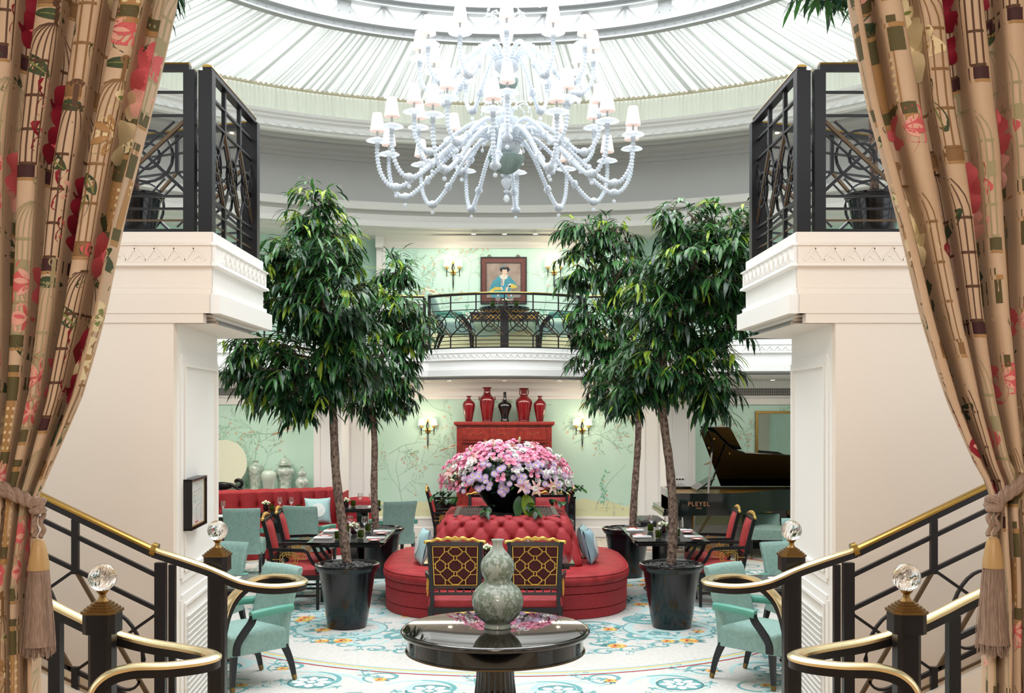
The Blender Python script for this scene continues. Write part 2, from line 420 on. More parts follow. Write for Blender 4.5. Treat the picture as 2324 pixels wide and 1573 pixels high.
for k in range(56):          # scroll ring round the plain band
    t = 2*PI*k/56; rr = 2.95
    if math.sin(t) > .85: continue
    cx, cy = RC[0]+rr*math.cos(t), RC[1]+rr*math.sin(t); sg = 1 if k % 2 else -1
    spiral(cx, cy, .15, t+sg*PI/2, 1.15, .028, CT, sg); acanthus(cx, cy, t+PI/2+sg*.5, .42, -sg)
for k in range(150):
    t = R.uniform(0, 2*PI); rr = math.sqrt(R.uniform(0, 1))*2.75
    cx, cy = RC[0]+rr*math.cos(t), RC[1]+rr*math.sin(t)
    spiral(cx, cy, R.uniform(.16, .42), R.uniform(0, 6.28), R.uniform(.8, 1.4), .06, R.choice((CT, CL, CL)), R.choice((1, -1)))
    acanthus(cx, cy, R.uniform(0, 6.28), R.uniform(.4, .9), R.choice((1, -1)))
    if k % 3 == 0: rose(cx+.2, cy-.15, R.uniform(.05, .1))
for x, y in ((-1.69, 11.6), (1.8, 11.6)):
    A.ring(x-.05, y-.1, .40, .47, CL); A.ring(x-.05, y-.1, .48, .50, CT)
    rose(x-.15, y-.72, .07); rose(x+.06, y-.7, .095)
for x in (-3.4, 3.4):
    for y in (8.6, 9.4): acanthus(x, y, 1.0, .9, 1)
tag(rug.build('carpet', [ivory_carpet, car_t, car_l, car_d, car_y, car_r, car_o, car_w], smooth=0), 'large round ivory carpet with teal scrolls, medallions and small roses under the tables', 'carpet')

# ---- papered walls with painted branches
wp_b = mat('painted_branch', '#93b8a3', .8); wp_l = mat('painted_leaf', '#7fbd9f', .8); wp_p = mat('painted_blossom', '#d3c9b4', .8)
wp_r = mat('painted_rust_leaf', '#b89c80', .8); wp_g = mat('painted_ground', '#dfe3bb', .8); wp_g2 = mat('painted_earth', '#c9bd8c', .8); wp_w = mat('painted_bird_white', '#dfe6d2', .8)
def paint_wall(mb, org, ux, width, z0, z1, seed, trees, ground=True, birds=()):
    """mb already holds the wall face; add branches, blossoms and birds as paint on it"""
    O = Vector(org); U = Vector(ux).normalized(); Nn = Vector((0, 0, 1)).cross(U) * -1
    if Nn.y > 0: Nn = -Nn
    a = Art(lambda s_, z, k: tuple(O + U*s_ + Vector((0, 0, z)) + Nn*(.002 + .0008*k)), None); a.mb = mb
    r = random.Random(seed)
    def inside(x, y): return .04 < x < width-.04 and z0+.02 < y < z1-.05
    def blossom(x, y, s):
        if not inside(x, y): return
        for q in range(5): a.disc(x+s*math.cos(q*1.26)*.7, y+s*math.sin(q*1.26)*.7, s*.5, 3, 6)
        a.lift(); a.disc(x, y, s*.35, 4, 5); a.k -= 1
    def branch(x, y, ang, L, w, d):
        n = 8; pts = [(x, y)]; aa = ang
        for i in range(n):
            aa += r.uniform(-.32, .32); x += L/n*math.cos(aa); y += L/n*math.sin(aa)
            if not inside(x, y): break
            pts.append((x, y))
        if len(pts) < 3: return
        a.ribbon(pts, w, 1)
        if d > 0:
            for i in range(2, len(pts), 2 if d > 1 else 1):
                for sg in (1, -1):
                    if r.random() < (.4 if d > 1 else .5): branch(pts[i][0], pts[i][1], aa+sg*r.uniform(.4, 1.0), L*r.uniform(.35, .6), w*.6, d-1)
        else:
            for i in range(1, len(pts)):
                for sg in (1, -1):
                    if r.random() < .35: a.leaf(pts[i][0], pts[i][1], aa+sg*r.uniform(.4, .9), .035, .008, r.choice((2, 1, 4)), 2)
            if r.random() < .5: blossom(pts[-1][0], pts[-1][1], r.uniform(.014, .026))
    for (x, y, ang, L) in trees: branch(x, y, ang, L, .011, 2)
    def shrub(x, y, h):
        n = 7
        for i in range(n):
            t = (i+1)/n; sx_ = x+.06*math.sin(i*1.3+x*9)*t; sy_ = y+h*t
            if i % 2: a.ribbon([(x, y), (x+.03*math.sin(x*5), y+h*t*.5), (sx_, sy_)], .006, 1)
            for q in range(3):
                an = r.uniform(0, 6.28); a.leaf(sx_, sy_, an, r.uniform(.05, .08), .024, 2, 3)
            if i % 3 == 1: blossom(sx_+.05, sy_+.02, .022)
    if ground:
        xs = [width*i/30 for i in range(31)]; top = [z0+.33+.05*math.sin(i*.7+seed)+.03*math.sin(i*1.9) for i in range(31)]
        for i in range(30): a.mb.add([a.P(xs[i]+.001, z0+.01), a.P(xs[i+1], z0+.01), a.P(xs[i+1], top[i+1]), a.P(xs[i], top[i])], [(0, 1, 2, 3)], 5)
        a.lift()
        for q in range(int(width*7)):
            x = r.uniform(.1, width-.4); y = r.uniform(z0+.04, z0+.32)
            a.ribbon([(x+.05*i, y+.012*math.sin(i)) for i in range(6)], .007, 6)
        for q in range(int(width*1.1)): shrub(r.uniform(.2, width-.2), z0+.2+r.uniform(0, .1), r.uniform(.4, .7))
        a.k -= 1
    for (x, y, fl, s_) in birds:
        a.lift(); a.lift(); a.leaf(x, y, .35*fl+(0 if fl > 0 else PI), .2*s_, .075*s_, 7, 6); a.lift()
        a.leaf(x, y, .35*fl+(0 if fl > 0 else PI), -.2*s_, .03*s_, 4, 5); a.leaf(x+.05*fl*s_, y+.02, .3*fl+(0 if fl > 0 else PI), .11*s_, .03*s_, 4, 4)
        a.disc(x+.2*fl*s_, y+.075*s_, .028*s_, 7, 8); a.leaf(x+.215*fl*s_, y+.08*s_, 0 if fl > 0 else PI, .04*s_, .012*s_, 4, 2); a.k -= 3
WPM = [wallpaper, wp_b, wp_l, wp_p, wp_r, wp_g, wp_g2, wp_w]
YB = 19.6
m = MB(); m.box(-2.7, 2.7, YB, YB+.15, 0, ZC)
paint_wall(m, (-2.35, YB, 0), (1, 0, 0), 4.7, .30, ZC, 3, [(.5, .55, 1.9, 1.1), (1.0, .5, 1.2, 1.2), (.25, 1.5, .4, .7), (3.4, .5, 1.9, 1.2), (4.0, .5, 1.5, 1.0), (4.5, 1.6, 2.8, .8), (3.6, 1.7, .6, .7), (1.4, 2.2, 2.6, .7), (3.2, 2.4, 3.0, .6), (2.0, 2.3, .3, .5)], birds=[(1.33, 1.62, 1, .9)])
struct(m.build('wall_back', WPM, smooth=0))
# wall moulding and baseboard
def trim(name, path, prof, mats=white, closed=False, side=1, smooth=30):
    mb = MB(); sweep2(path, prof, mb, closed, None, side); return struct(mb.build(name, mats, smooth=smooth))
TR = [0]
def T(): TR[0] += 1; return 'trim_%d' % TR[0]
base_prof = [(0, .37), (.02, .37), (.03, .35), (.03, .33), (.012, .31), (.012, .19), (.03, .17), (.03, 0), (0, 0)]
trim('baseboard_back', [(-2.36, YB), (2.36, YB)], base_prof)
trim(T(), [(-2.36, YB), (2.36, YB)], [(0, ZC-.30), (.02, ZC-.30), (.03, ZC-.26), (.05, ZC-.24), (.05, ZC-.16), (.12, ZC-.1), (.14, ZC), (0, ZC)])
# pilasters each side of the back wall
def pilaster(name, x0, x1, y0, y1, z0, z1, mats=white):
    mb = MB(); mb.box(x0, x1, y0, y1, z0, z1); w_ = x1-x0
    for a, b in ((x0+.08, x0+.11), (x1-.11, x1-.08)): mb.box(a, b, y0-.012, y0, z0+.35, z1-.2)
    mb.box(x0-.015, x1+.015, y0-.02, y0, z0, z0+.2); mb.box(x0-.015, x1+.015, y0-.03, y0, z1-.12, z1)
    return struct(mb.build(name, mats, smooth=0))
for sx in (-1, 1):
    n_ = 'left' if sx < 0 else 'right'
    a, b = sorted((sx*2.36, sx*2.78)); pilaster(T(), a, b, 19.0, YB+.1, 0, ZC)
    a, b = sorted((sx*2.74, sx*3.2)); pilaster(T(), a, b, 18.1, 19.1, 0, ZC)
    # side alcoves with paper, air grille and sill
    mb = MB(); a, b = sorted((sx*3.12, sx*7.5)); YA = 18.2
    mb.box(a, b, YA, YA+.15, 0, ZC)
    x0 = a
    paint_wall(mb, (x0, YA, 0), (1, 0, 0), 4.38, .3, 2.45, 8+sx, [(1.6, 1.2, .9, 1.0), (2.3, 1.4, .4, .9), (2.6, 1.0, 1.8, .9), (3.4, .95, 1.9, 1.1), (.5, 1.1, 1.2, 1.0), (1.1, .8, 1.8, 1.2), (1.9, 1.8, 2.4, .8), (3.7, 1.9, 3.0, .8), (.2, 1.9, .3, .7), (1.2, 2.1, .6, .8)], birds=[((3.75 if sx < 0 else .42), (1.95 if sx < 0 else 1.45), 1, 1.0)])
    struct(mb.build('wall_'+n_, WPM, smooth=0))
    trim(T(), [(a, YA), (b, YA)], [(0, 2.40), (.05, 2.40), (.06, 2.5), (.02, 2.5), (.02, 2.52), (.06, 2.52), (.06, 2.54), (0, 2.54)])
    trim('baseboard_'+n_, [(a, YA), (b, YA)], base_prof)
    trim(T(), [(a, YA), (b, YA)], [(0, 2.69), (.06, 2.69), (.1, 2.74), (.14, 2.8), (0, 2.8)])
    g = thing('air_grille', 'wide slatted air grille high on the mint wall at the %s' % n_, 'air grille', ((a+b)/2, YA, 2.615))
    fr = MB(); hw = (b-a)/2-.02; fr.box(-hw, hw, -.015, 0, -.078, -.066); fr.box(-hw, hw, -.015, 0, .062, .075); fr.build('frame', white, g, smooth=0)
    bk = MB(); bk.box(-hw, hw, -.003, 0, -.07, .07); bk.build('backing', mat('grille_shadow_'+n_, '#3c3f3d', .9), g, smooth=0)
    sl = MB()
    for q in range(9): sl.box(-hw, hw, -.014, -.005, -.062+q*.0145, -.0575+q*.0145)
    for q in range(120): xx = -hw+.02+q*(2*hw-.04)/119; sl.box(xx, xx+.004, -.012, -.004, -.064, .062)
    sl.build('slats', grey_paint, g, smooth=0)
    # far side walls
    mb = MB(); a, b = sorted((sx*7.5, sx*7.65)); mb.box(a, b, 5.8, 18.3, 0, ZC); struct(mb.build('wall_far_'+n_, wallpaper, smooth=0))

# ---- the gallery slab: one moulded fascia running round the void
half = [(6.5, 5.78), (1.56, 5.78), (1.56, 6.98), (2.6, 7.35), (4.6, 8.8), (5.4, 10.9), (5.2, 13.0), (4.4, 14.75), (3.2, 14.9), (2.75, 16.3), (2.2, 17.45), (1.23, 17.57)]
arc_c = []
for i in range(13):
    x = 1.23 - 2.46*i/12; arc_c.append((x, 17.0 + .57*(x/1.23)**2))
EDGE = half + arc_c[1:-1] + [(-x, y) for x, y in half[::-1]]
fascia = [(0, 3.29), (0, 3.235), (.012, 3.228), (.03, 3.222), (.03, 3.215), (.018, 3.21), (.018, 3.125), (.03, 3.12), (.035, 3.105), (.0, 3.098), (0, 2.99), (.02, 2.985), (.02, 2.955), (.05, 2.95), (.05, 2.85), (-.03, 2.85), (-.03, 2.835), (-.08, 2.835), (-.08, 2.82), (-.13, 2.82), (-.13, 2.80)]
# outward = towards the void (points inside the loop)
mb = MB(); sweep2(EDGE, [(-a if False else a, z) for a, z in fascia], mb, side=-1)
# interlaced relief on the frieze
def frieze(mb, path, z0, z1, off, step=.105, side=-1, d=.016):
    rs = resample([Vector((p[0], p[1], 0)) for p in path], step)
    for a, b in zip(rs, rs[1:]):
        t = (b-a).normalized(); nn = Vector((t.y, -t.x, 0))*side*off
        n1 = Vector((t.y, -t.x, 0))*side; mid = a.lerp(b, .55)
        A0 = a+nn+Vector((0, 0, z0+.01)); A1 = mid+nn+Vector((0, 0, z1-.008)); A2 = b+nn+Vector((0, 0, z0+.01))
        mb.bar(A0, A1, .012, d, up=n1); mb.bar(A1, A0.lerp(A2, .98), .012, d, up=n1)
        mb.bar(A0.lerp(A1, .45), A0.lerp(A2, .62)-Vector((0, 0, .0)), .007, d*.7, up=n1)
sub = [Vector((p[0], p[1], 0)) for p in EDGE]
frieze(mb, EDGE[1:-1], 3.125, 3.21, .02)
struct(mb.build('trim_gallery_edge', white, smooth=25))
# gallery floor and the ceiling under it as a ring-shaped slab
def ring_faces(mb, z, outer=8.2, flip=False):
    n = len(EDGE); vs = []
    for p in EDGE: vs.append((p[0], p[1], z))
    ov = []
    for i, p in enumerate(EDGE):
        if i == 0: q = (8, 5.78)
        elif i == n-1: q = (-8, 5.78)
        else:
            dx, dy = p[0], p[1]-10.9
            k_ = min(8/abs(dx) if abs(dx) > .01 else 99, (20.2-10.9)/dy if dy > .01 else 99, ) if dy > -2.5 else 8/abs(dx)
            q = (dx*k_, 10.9+dy*k_) if dy > -2.5 else ((8 if dx > 0 else -8), max(p[1], 5.78))
        ov.append((q[0], q[1], z))
    fs = [(i, i+1, n+i+1, n+i) for i in range(n-1)]
    mb.add(vs+ov, fs)
mb = MB(); ring_faces(mb, ZC); struct(mb.build('ceiling_ground_floor', offwhite, smooth=0))
mb = MB(); ring_faces(mb, 3.29); struct(mb.build('floor_gallery', beige_carpet, smooth=0))

# ---- near piers and the warm-tinted wall beside the stairs
for sx in (-1, 1):
    n_ = 'left' if sx < 0 else 'right'
    X = lambda x: sx*x
    mb = MB(); pl = [(1.76, 5.80), (1.83, 6.88), (2.5, 6.88), (2.5, 5.80)]; pl = [(sx*a, b) for a, b in pl]
    if sx < 0: pl = pl[::-1]
    mb.prism(pl, 0, 2.84)
    # panel moulding on the inner face
    def pier(t, z, o): # t along the face 0..1, o proud towards the void
        return Vector((sx*(1.76+.07*t-o), 5.80+1.08*t, z))
    def frame_m(t0, t1, z0, z1, w_, o):
        for (a, b, c, d) in ((t0, z0, t1, z0), (t0, z1, t1, z1), (t0, z0, t0, z1), (t1, z0, t1, z1)):
            mb.bar(pier(a, b, o), pier(c, d, o), w_, .02, up=(sx, 0, 0))
    for (w_, o, g) in ((.05, .0, 0), (.018, .01, .035)):
        frame_m(.08+g, .96-g, 1.42+g, 2.62-g, w_, o); frame_m(.08+g, .96-g, .35+g, 1.3-g, w_, o)
    mb.bar(pier(0, .15, .01), pier(1, .15, .01), .3, .02, up=(sx, 0, 0)); 
    struct(mb.build('trim_pier_'+n_, white, smooth=0))
    g = thing('louvre_grille', 'white louvred grille low on the %s pier beside the stair' % n_, 'louvre', tuple(pier(0, 0, 0)))
    lv = MB(); base = pier(0, 0, 0)
    for q in range(24):
        z = .43+q*.033; lv.bar(pier(.16, z, .012)-base, pier(.9, z, .012)-base, .026, .006, up=(sx*.5, 0, .9))
    lv.build('slats', white, g, smooth=0)
    bk = MB(); bk.bar(pier(.14, .81, .003)-base, pier(.92, .81, .003)-base, .86, .004, up=(sx, 0, 0)); bk.build('backing', offwhite, g, smooth=0)
    # front wall, warm lamp light put into its cream colour
    mb = MB(); a, b = sorted((sx*1.76, sx*7.65)); mb.box(a, b, 5.74, 5.8, -.1, 2.85)
    a, b = sorted((sx*1.60, sx*6.5))
    struct(mb.build('wall_front_'+n_, cream, smooth=0))
    mb = MB(); sweep2([(sx*1.565, 5.774), (sx*6.5, 5.774)] if sx < 0 else [(6.5, 5.774), (1.565, 5.774)], [(a_, z) for a_, z in fascia], mb, side=-1)
    frieze(mb, [(sx*1.6, 5.774), (sx*6.5, 5.774)], 3.125, 3.21, .0185, side=(1 if sx > 0 else -1), d=.007)
    mb.box(min(sx*1.6, sx*6.5), max(sx*1.6, sx*6.5), 5.73, 5.8, 2.8, 2.85)
    struct(mb.build('trim_front_'+n_, cream, smooth=25))  # same moulding as the white gallery edge, coloured for warm light

# ---- unseen foyer round the camera, added to keep sky light off the curtains
mb = MB(); mb.box(-3.4, 3.4, -3.1, 2.86, 3.95, 4.05); struct(mb.build('ceiling_foyer', offwhite, smooth=0))
mb = MB(); mb.box(-3.4, 3.4, -3.1, -3.0, .5, 4.0); struct(mb.build('wall_foyer_rear', cream, smooth=0))
for sx in (-1, 1):
    n_ = 'left' if sx < 0 else 'right'
    a, b = sorted((sx*3.3, sx*3.4)); mb = MB(); mb.box(a, b, -3.1, 3.1, .5, 4.0); struct(mb.build('wall_foyer_'+n_, cream, smooth=0))
    a, b = sorted((sx*1.75, sx*3.4)); mb = MB(); mb.box(a, b, 2.95, 3.1, .5, 4.05); struct(mb.build('wall_doorway_'+n_, cream, smooth=0))
mb = MB(); mb.box(-4.5, 4.5, -3.1, 1.2, .35, .5); struct(mb.build('floor_foyer', stone_tread, smooth=0))
mb = MB(); mb.box(-3.4, 3.4, 2.95, 3.1, 3.72, 4.05); struct(mb.build('trim_doorway_head', cream, smooth=0))
# ---- rings of the rotunda
def ring(name, r, prof, mats, seg=144, smooth=30, parent=None):
    """profile given as (inward offset, z) on a circle of radius r round the dome axis"""
    mb = MB(); mb.lathe([(r-a, z) for a, z in prof], (DC[0], DC[1], 0), seg); o = mb.build(name, mats, parent, smooth=smooth); return o
mb = MB(); mb.lathe([(8.2, 6.72), (8.2, 5.92)], (0, 10.9, 0), 144); struct(mb.build('wall_upper_ring', grey_paint))
struct(ring(T(), 8.2, [(0, 5.93), (.05, 5.92), (.06, 5.84), (.05, 5.79), (-.10, 5.78), (-.12, 5.74), (-.02, 5.72), (0, 5.70), (.02, 5.64), (.06, 5.60), (.07, 5.56), (.07, 5.50), (-.1, 5.5), (-.12, 5.47), (-.4, 5.47), (-.42, 5.44), (-1.6, 5.44)], offwhite))
struct(ring(T(), 8.2, [(0, 6.60), (.06, 6.60), (.06, 6.66), (.14, 6.66), (.14, 6.72), (.5, 6.72), (.5, 6.70), (.56, 6.70), (.56, 6.76), (.8, 6.76), (.8, 6.70), (.86, 6.70), (.86, 6.74), (1.3, 6.74)], grey_paint))
cor = MB(); cor.lathe([(7.25, 6.74), (7.02, 6.70), (6.98, 6.70), (6.96, 6.73), (6.93, 6.73), (6.92, 6.84), (6.90, 6.86), (6.86, 6.87), (6.85, 6.90), (6.80, 6.92), (6.78, 6.96), (6.9, 6.97)], (0, 10.9, 0), 144)
for q in range(240):
    t0 = 2*PI*q/240; t1 = 2*PI*(q+1)/240
    P = lambda t, z: Vector((6.922*math.cos(t), 10.9+6.922*math.sin(t), z))
    tm = (t0+t1)/2; u = (-math.cos(tm), -math.sin(tm), 0)
    cor.bar(P(t0, 6.74), P(t1, 6.83), .012, .012, up=u); cor.bar(P(t0, 6.83), P(t1, 6.74), .012, .012, up=u)
struct(cor.build('trim_dome_cornice', white, smooth=30))
# upper gallery back wall
mb = MB(); mb.lathe([(9.35, 3.29), (9.35, 5.45)], (0, 10.9, 0), 96, a0=-.35, a1=PI+.35); struct(mb.build('wall_gallery', wallpaper))
mb = MB(); mb.box(-2.3, 2.3, YB, YB+.12, 3.29, 5.45)
paint_wall(mb, (-2.2, YB, 0), (1, 0, 0), 4.4, 3.36, 5.28, 21, [(.3, 3.7, 1.4, 1.0), (.9, 3.8, 1.7, 1.0), (1.5, 4.1, 1.2, .9), (2.9, 4.0, 1.6, 1.1), (3.4, 3.7, 1.3, 1.1), (4.1, 4.2, 1.9, .9), (.5, 4.6, .5, .6), (1.2, 4.9, 1.2, .4), (2.9, 4.8, .6, .6), (3.8, 4.8, 2.0, .5)], birds=[(1.0, 4.42, -1, 1.1), (1.6, 3.98, 1, 1.3)])
struct(mb.build('wall_gallery_back', WPM, smooth=0))
for sx in (-1, 1):
    a, b = sorted((sx*2.18, sx*2.32)); mb = MB(); mb.box(a, b, YB-.06, YB+.14, 3.29, 5.45); mb.box(a, b, YB-.21, YB, 5.23, 5.452); a, b = sorted((sx*2.16, sx*2.2)); mb.box(a, b, YB-.08, YB, 3.29, 5.3); struct(mb.build(T(), offwhite, smooth=0))
trim(T(), [(-2.3, YB), (2.3, YB)], [(0, 5.24), (.02, 5.24), (.04, 5.28), (.06, 5.30), (.06, 5.36), (.12, 5.39), (.2, 5.44), (0, 5.44)], offwhite)
trim('baseboard_gallery', [(-2.3, YB), (2.3, YB)], [(0, 3.42), (.02, 3.42), (.02, 3.29)], offwhite)

# ---- dome: ruched voile, steel ring truss, glass roof
R = random.Random(2)
def pleat(mb, fA, fB, n, amp, rows=6):
    """radial cloth from ring fA to ring fB, n folds with irregular depth"""
    ph = [R.uniform(-.5, .5) for _ in range(n+1)]; am = [R.uniform(.45, 1.3) for _ in range(n+1)]
    N_ = n*4
    def fn(u, v):
        t = u*n; i = int(t) % n; d = math.sin(2*PI*t + .6*ph[i]) * amp * am[i]
        a = fA(u); b = fB(u); p = Vector(a[0]).lerp(Vector(b[0]), v); nn = a[1]
        return tuple(p + Vector(nn)*d*(1-.25*math.sin(PI*v)) + Vector((0, 0, -.015*math.sin(PI*v)*a[2])))
    mb.grid(fn, N_, rows, closed_u=True)
def rg(r, z, nrm, sag):
    def f(u):
        t = 2*PI*u; c, s_ = math.cos(t), math.sin(t); return ((r*c, 10.9+r*s_, z), (nrm[0]*c, nrm[0]*s_, nrm[1]), sag)
    return f
mb = MB(); pleat(mb, rg(6.82, 7.34, (0, 1), 1), rg(4.42, 7.52, (0, 1), 1), 520, .018, 5)
aw = mb.build('dome_awning', velarium, smooth=180)
for q in aw.data.vertices: q.co.y -= 10.9
aw.location.y = 10.9
tag(aw, 'white pleated voile awning stretched inside the glass dome', 'awning')
mb = MB(); pleat(mb, rg(6.85, 7.34, (1, 0), 0), rg(6.86, 6.96, (1, 0), 0), 620, .016, 2)
tag(mb.build('frieze_curtain', velarium_green, smooth=180), 'gathered ivory voile band hanging above the dome cornice', 'curtain')
mb = MB(); mb.lathe([(6.80, 7.385), (6.785, 7.36), (6.79, 7.315), (6.82, 7.305), (6.84, 7.32)], (0, 10.9, 0), 144); struct(mb.build(T(), tape_m))
t_ = thing('dome_ring_truss', 'white riveted steel ring truss round the glass oculus', 'truss', (0, 10.9, 7.5))
def ringp(name, prof): mb = MB(); mb.lathe(prof, (0, 0, 0), 144); return mb.build(name, steel_white, t_)
ringp('lower_chord', [(4.42, -.02), (4.30, -.02), (4.30, .0), (4.36, .01), (4.36, .09), (4.28, .10), (4.28, .12), (4.42, .12)])
ringp('upper_chord', [(4.42, .38), (4.28, .38), (4.28, .40), (4.36, .41), (4.36, .46), (4.28, .47), (4.28, .49), (4.42, .49)])
mb = MB(); rv = MB()
for q in range(48):
    t0 = 2*PI*q/48; t1 = 2*PI*(q+1)/48; P = lambda t, z: Vector((4.36*math.cos(t), 4.36*math.sin(t), z)); u = (math.cos(t0), math.sin(t0), 0)
    wd = .20 if q % 4 == 0 else .05
    mb.bar(P(t0, .1), P(t0, .4), wd, .02, up=u)
    tm = (t0+t1)/2; mb.bar(P(t0, .4), P(tm, .1), .03, .015, up=u); mb.bar(P(tm, .1), P(t1, .4), .03, .015, up=u)
    for k in range(4):
        for r_, z in ((4.345, .05), (4.345, .43)): tt = t0+(t1-t0)*k/4; rv.sphere((r_*math.cos(tt), r_*math.sin(tt), z), .009, 6, 4)
    if q % 4 == 0:
        for k in range(3):
            for s_ in (-1, 1): tt = t0+s_*.018; rv.sphere((4.345*math.cos(tt), 4.345*math.sin(tt), .15+k*.09), .009, 6, 4)
mb.build('web', steel_white, t_, smooth=0); o = rv.build('rivet', steel_white, t_); o['kind'] = 'stuff'
# glazed roof
gr = MB(); gb = MB()
gr.lathe([(4.42, 8.0), (3.0, 8.55), (1.5, 8.9), (.02, 9.0)], (0, 10.9, 0), 48); struct(gr.build('window_1', thin_glass('roof_glass', f0=.03)))
for q in range(24):
    t = 2*PI*q/24; c, s_ = math.cos(t), math.sin(t)
    gb.tube([(4.42*c, 10.9+4.42*s_, 8.0), (3*c, 10.9+3*s_, 8.55), (1.5*c, 10.9+1.5*s_, 8.9), (.02*c, 10.9+.02*s_, 9.0)], .012, 5)
for r_, z in ((3.0, 8.55), (1.5, 8.9)): gb.tube([(r_*math.cos(2*PI*q/48), 10.9+r_*math.sin(2*PI*q/48), z) for q in range(48)], .012, 5, closed=True)
struct(gb.build('trim_roof_bars', steel_white))
# recessed downlights
def downlight(loc, label, grp):
    mb = MB(); mb.lathe([(.05, 0), (.05, -.006), (.036, -.006), (.034, .0)], (0, 0, 0), 16)
    t = thing('downlight', label, 'downlight', loc, 0, grp); mb.build('rim', white, t)
    mb = MB(); mb.lathe([(.001, -.002), (.034, -.002)], (0, 0, 0), 12); mb.build('lamp', bulb_m, t)
for i, x in enumerate((-.92, 0, .92)): downlight((x, 17.9, ZC-.001), 'small recessed spotlight under the gallery above the red cabinet, %s' % ('left', 'middle', 'right')[i], 'downlights under the gallery')
for i, x in enumerate((-.55, .0, .55)): downlight((x, 19.2, 5.437), 'small recessed spotlight in the gallery ceiling above the portrait, %s' % ('left', 'middle', 'right')[i], 'downlights over the gallery')
for sx in (-1, 1): downlight((sx*4.35, 10.9+6.3, 6.737), 'small recessed spotlight in the grey upper soffit, %s side' % ('left' if sx < 0 else 'right'), 'downlights in the upper soffit')
downlight((4.35, 17.5, ZC-.001), 'small recessed spotlight above the piano', 'downlights under the gallery')

# ================================================================ RAILINGS
def railing_bay(bl, br, pf, s0, s1, H, posts=True):
    """one bay of the gallery pattern; bl black bars, br brass bars; pf(s, z) -> point"""
    w_ = s1-s0; N = None
    def B(mb, a, b, w, h):
        A_ = pf(*a); B_ = pf(*b); mb.bar(A_, B_, w, h)
    z3, z4 = H*.71, H*.225
    for zz, hh in ((H*.85, .012), (z3, .012), (z4, .012), (H*.15, .012)):
        B(bl, (s0, zz), (s1, zz), .02, hh)
    B(br, (s0, H*.08), (s1, H*.08), .01, .01)
    B(bl, (s0, .012), (s1, .012), .035, .024)
    B(bl, (s0, z4), (s1, z3), .012, .018); B(br, (s0, z3), (s1, z4), .018, .018)
    B(bl, (s0+w_*.18, z3-.03), (s1, z4+(z3-z4)*.16), .01, .01); B(bl, (s0, z3-(z3-z4)*.16), (s1-w_*.18, z4+.03), .01, .01)
    zc = (z3+z4)/2
    for r_, nn in ((w_*.30, 20), (w_*.15, 14)):
        bl.sweep3([pf((s0+s1)/2+r_*math.cos(2*PI*q/nn), zc+r_*math.sin(2*PI*q/nn)) for q in range(nn)], [(-.008, -.006), (.008, -.006), (.008, .006), (-.008, .006)], closed=True)
def railing(name, label, group, path, bays, H=.87, z0=3.29, endposts=(True, True), cat='railing', bigpost=.05):
    """vertical railing along a plan polyline"""
    t = thing(name, label, cat, (path[0][0], path[0][1], z0), 0, group)
    P = [Vector((p[0]-path[0][0], p[1]-path[0][1], 0)) for p in path]; L = [0]
    for a, b in zip(P, P[1:]): L.append(L[-1]+(b-a).length)
    def pf(s_, z):
        s_ = max(0, min(L[-1], s_)); i = 0
        while i < len(L)-2 and L[i+1] < s_: i += 1
        k = (s_-L[i])/(L[i+1]-L[i]); return P[i].lerp(P[i+1], k) + Vector((0, 0, z))
    for b in range(bays):
        s0, s1 = L[-1]*b/bays, L[-1]*(b+1)/bays
        bl = MB(); br = MB(); railing_bay(bl, br, pf, s0, s1, H)
        q = bl.build('lattice_panel', black_iron, t, smooth=40); br.build('bronze_bars', bronze, q, smooth=0)
    for b in range(bays+1):
        if b in (0, bays) and not endposts[0 if b == 0 else 1]: continue
        s_ = L[-1]*b/bays; mb = MB(); e = b in (0, bays); w_ = bigpost if e else .022
        if e: a_ = pf(s_, 0); mb.box(a_.x-w_/2, a_.x+w_/2, a_.y-w_/2, a_.y+w_/2, 0, H-.02)
        else:
            mb.bar(pf(s_, H*.71), pf(s_, H), .022, .03, up=(0, 1, 0)); mb.build('upper_post', black_iron, t, smooth=0); mb = MB()
            mb.bar(pf(s_, 0), pf(s_, H*.225), .022, .03, up=(0, 1, 0)); mb.build('lower_post', black_iron, t, smooth=0); continue
        mb.build('post', black_iron, t, smooth=0)
    hp = [pf(s_, H) for s_ in np.linspace(0, L[-1], max(2, bays*2+1))] if len(path) > 2 else [pf(0, H), pf(L[-1], H)]
    mb = MB(); mb.sweep3([p+Vector((0, 0, .0)) for p in hp], [(-.024, -.02), (.024, -.02), (.024, .01), (-.024, .01)]); hr = mb.build('handrail', black_iron, t, smooth=30)
    mb = MB(); mb.sweep3([p+Vector((0, 0, .012)) for p in hp], [(-.027, -.003), (.027, -.003), (.024, .008), (0, .012), (-.024, .008)]); mb.build('brass_top', brass, hr, smooth=30)
    return t
inner_c = [(x, y+.07) for x, y in arc_c][::-1]
railing('gallery_railing', 'curved black railing with brass handrail on the far gallery in front of the portrait', 'gallery railings', inner_c, 6)
